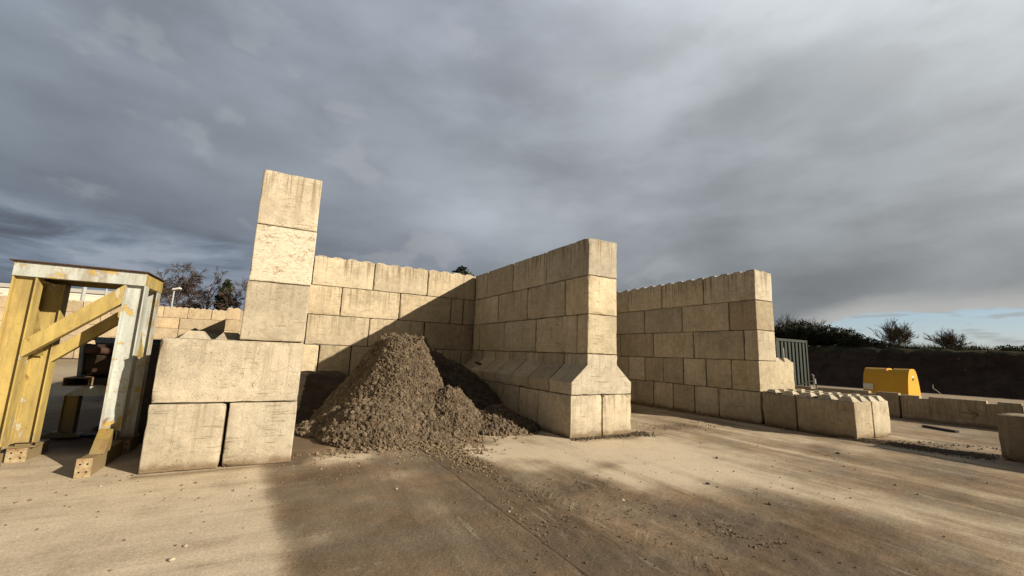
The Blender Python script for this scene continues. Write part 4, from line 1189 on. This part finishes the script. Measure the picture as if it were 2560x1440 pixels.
soil = t.mix(t.mr(nz, .3, .7), (.030, .0175, .0125), (.078, .047, .032))
soil = t.mix(t.m('MULTIPLY', t.mr(t.voro(pos, 2.1), .05, .10, 1, 0), t.mr(t.noise(pos, .5, 2), .5, .6)), soil, (.33, .28, .22))
turf = t.mix(t.mr(t.noise(pos, .8, 6, .7), .35, .65), (.03, .032, .013), (.075, .062, .032))
col = t.mix(t.mr(t.m('ADD', sep.outputs[2], t.m('MULTIPLY', nz, .5)), 2.72, 3.0), soil, turf)
t.put(b.inputs['Base Color'], col); t.put(b.inputs['Normal'], t.bump(t.noise(pos, 7, 6, .75), .8, .08)); b.inputs['Roughness'].default_value = .95
tag(MB().add(np.stack([x, y, hz], -1), np.stack([i[:-1, :-1], i[1:, :-1], i[1:, 1:], i[:-1, 1:]], -1).reshape(-1, 4)).build('soil_bank', bm_, None, True), kind='structure')
# rough grass fringe on the crest
r = np.random.default_rng(31); n = 8000
gyv = r.uniform(-2, 30, n); gxv = 40.2 + r.exponential(.7, n); P = np.stack([gxv, gyv, 2.85 - .28 * sstep(16, 4, gyv) + r.uniform(0, .1, n)], -1)
mb = MB(); s = .24 * np.clip(np.exp(r.normal(0, .4, (n, 1))), .4, 1.8) * np.where((gyv > 9) & (gyv < 16), 1.5, .9)[:, None]; ln = np.stack([r.normal(0, .35, n), r.normal(0, .35, n), np.ones(n)], -1); wv = np.stack([r.normal(0, .3, n), np.ones(n), 0 * gyv], -1) * .016
mb.add(np.stack([P - wv, P + wv, P + ln * s], 1).reshape(-1, 3), np.arange(n * 3).reshape(n, 3))
tag(mb.build('crest_grass', GRASSM), 'rough winter grass along the crest of the soil bank', 'grass', kind='stuff')

# ------------------------------------------------------------------ sky and sun
EXP = .55
sun_dir = Vector((4.54, -5.74, 2.92)).normalized()
el = math.asin(sun_dir.z); az = math.atan2(sun_dir.x, sun_dir.y)
w = bpy.data.worlds.new('World'); bpy.context.scene.world = w; w.use_nodes = True
t = NT(w.node_tree); bg = w.node_tree.nodes['Background']
STR = .1; bg.inputs['Strength'].default_value = STR
K = 1 / (STR * 2 ** EXP)
tc = t.n('ShaderNodeTexCoord'); d = tc.outputs['Generated']
sep = t.n('ShaderNodeSeparateXYZ'); t.put(sep.inputs[0], d); X, Y, Z = sep.outputs
azn = t.m('MULTIPLY', t.m('ARCTAN2', X, Y), 180 / PI); eln = t.m('MULTIPLY', t.m('ARCSINE', Z), 180 / PI)
zz = t.m('ADD', t.m('MAXIMUM', Z, 0.), .16)
cv = t.n('ShaderNodeCombineXYZ'); t.put(cv.inputs[0], t.m('DIVIDE', X, zz)); t.put(cv.inputs[1], t.m('DIVIDE', Y, zz)); cp = cv.outputs[0]
def k3(c): return tuple(v * K for v in c)
an = t.mr(azn, -40., 100., 0., 1., False)
lo = t.ramp(an, [(.08, k3((.15, .18, .225))), (.30, k3((.15, .172, .21))), (.43, k3((.172, .195, .23))), (.55, k3((.20, .22, .245))), (.70, k3((.235, .255, .27))), (.88, k3((.32, .335, .345)))])
md = t.ramp(an, [(.05, k3((.20, .235, .28))), (.28, k3((.235, .262, .30))), (.43, k3((.345, .378, .42))), (.55, k3((.36, .39, .425))), (.70, k3((.36, .39, .42))), (.88, k3((.46, .485, .505)))])
hi = t.ramp(an, [(.05, k3((.235, .27, .315))), (.30, k3((.30, .33, .385))), (.48, k3((.37, .40, .455))), (.70, k3((.50, .53, .56))), (.90, k3((.60, .63, .65)))])
c1 = t.mix(t.mr(eln, 6., 21.), lo, md); c1 = t.mix(t.mr(eln, 20., 43.), c1, hi)
n_a = t.noise(t.vscale(d, (1, 1, 1.9), (2.7, 1.3, .2)), 1.6, 8, .48, .15)
n_b = t.noise(t.vscale(d, (1, 1, 2.6), (7.7, 4.3, 1.1)), 4.0, 8, .52, .12)
n_c = t.noise(t.vscale(cp, (1, 1, 1), (1.2, 0, .4)), 1.0, 6, .5, .1)
md_ = t.m('ADD', t.m('MULTIPLY', t.m('SUBTRACT', n_a, .5), 1.25), t.m('MULTIPLY', t.m('SUBTRACT', t.mr(n_b, .30, .70), .5), .30))
md_ = t.m('ADD', md_, t.m('MULTIPLY', t.m('SUBTRACT', n_c, .5), .45))
mul = t.m('ADD', 1., t.m('MULTIPLY', md_, t.mr(eln, 0., 12., .6, .85)))
cc = t.n('ShaderNodeCombineXYZ'); [t.put(cc.inputs[q], mul) for q in range(3)]
cloud = t.mix(1., c1, cc.outputs[0], 'MULTIPLY')
# a few paler puffs lit from the right
pf = t.m('MULTIPLY', t.mr(t.noise(t.vscale(d, (1, 1, 1.7), (5.2, 3.1, 1.7)), 6.5, 8, .50, .1), .57, .66), t.mr(n_a, .42, .56))
cloud = t.mix(t.m('MULTIPLY', pf, .30), cloud, k3((.44, .455, .465)))
# broken cloud low on the left
st = t.noise(t.vscale(d, (4.0, 4.0, 17.), (0.4, .9, 2.0)), 1.25, 7, .58, .5)
lf = t.m('MULTIPLY', t.mr(azn, -8., 6., 1., 0.), t.mr(t.m('ADD', eln, t.m('MULTIPLY', t.m('SUBTRACT', n_c, .5), 7.)), 9., 13.5, 1., 0.))
brk_c = t.ramp(st, [(.28, k3((.085, .098, .122))), (.40, k3((.125, .15, .19))), (.49, k3((.21, .255, .325))), (.62, k3((.34, .385, .45)))])
cloud = t.mix(t.m('MULTIPLY', lf, .85), cloud, brk_c)
# clear strip low on the right
sky = t.n('ShaderNodeTexSky', sky_type='NISHITA'); sky.sun_disc = False; sky.sun_elevation = el; sky.sun_rotation = az
edge = t.m('ADD', t.mr(azn, 57., 72., 2.4, 5.6), t.m('MULTIPLY', t.m('SUBTRACT', t.noise(t.vscale(d, (5, 5, 14), (3, 1, 0)), 1.6, 6, .55), .5), 1.8))
gap = t.m('MULTIPLY', t.mr(t.m('SUBTRACT', edge, eln), -.25, .25), t.mr(azn, 54., 60.))
blue = t.mix(.75, sky.outputs[0], t.ramp(t.mr(eln, 1.2, 5.8, 0., 1., False), [(0., k3((.50, .53, .54))), (.45, k3((.43, .52, .58))), (1., k3((.34, .48, .60)))]))
wsp = t.noise(t.vscale(d, (6, 6, 46), (1.6, 2.1, .3)), 1.7, 6, .55, .4)
blue = t.mix(t.m('MULTIPLY', t.mr(wsp, .52, .64), .65), blue, k3((.36, .375, .38)))
rim = t.m('MULTIPLY', t.m('MULTIPLY', t.mr(t.m('SUBTRACT', eln, edge), 0., 2.6, 1., 0.), t.mr(azn, 54., 66.)), .8)
cloud = t.mix(rim, cloud, k3((.50, .50, .48)))
fin = t.mix(gap, cloud, blue)
fin = t.mix(t.mr(Z, -.02, 0., 1., 0.), fin, k3((.14, .12, .09)))
# unseen sky behind, left and overhead dimmed to cut fill light on the yard
dk = t.m('MULTIPLY', t.m('MULTIPLY', t.mr(azn, -80., -36., .22, 1.), t.mr(azn, 100., 140., 1., .3)), t.mr(eln, 50., 78., 1., .45))
dc = t.n('ShaderNodeCombineXYZ'); [t.put(dc.inputs[q], dk) for q in range(3)]
fin = t.mix(1., fin, dc.outputs[0], 'MULTIPLY')
t.put(bg.inputs['Color'], fin)

sl = bpy.data.lights.new('sun', 'SUN'); so = bpy.data.objects.new('sun', sl); C.objects.link(so)
sl.energy = 4.9; sl.angle = R(.5); sl.color = (1., .865, .66)
so.rotation_euler = sun_dir.to_track_quat('Z', 'Y').to_euler()

# ------------------------------------------------------------------ camera
f_px, yaw, pit, rol, hcam, cx, cy = 1035.16, .5008, .156, .0363, 1.5537, 1290.06, 720.88
F = Vector((math.sin(yaw) * math.cos(pit), math.cos(yaw) * math.cos(pit), math.sin(pit)))
r0 = Vector((math.cos(yaw), -math.sin(yaw), 0)); u0 = r0.cross(F)
rt = r0 * math.cos(rol) + u0 * math.sin(rol); up = -r0 * math.sin(rol) + u0 * math.cos(rol)
cam = bpy.data.cameras.new('camera'); co = bpy.data.objects.new('camera', cam); C.objects.link(co)
co.matrix_world = Matrix(((rt.x, up.x, -F.x, 0), (rt.y, up.y, -F.y, 0), (rt.z, up.z, -F.z, hcam), (0, 0, 0, 1)))
cam.sensor_fit = 'HORIZONTAL'; cam.sensor_width = 36; cam.lens = f_px / 2560 * 36
cam.shift_x = -(cx - 1280) / 2560; cam.shift_y = (cy - 720) / 2560
cam.clip_start = .05; cam.clip_end = 5000
sc = bpy.context.scene
sc.camera = co
sc.view_settings.view_transform = 'Standard'; sc.view_settings.look = 'None'; sc.view_settings.exposure = EXP; sc.view_settings.gamma = 1
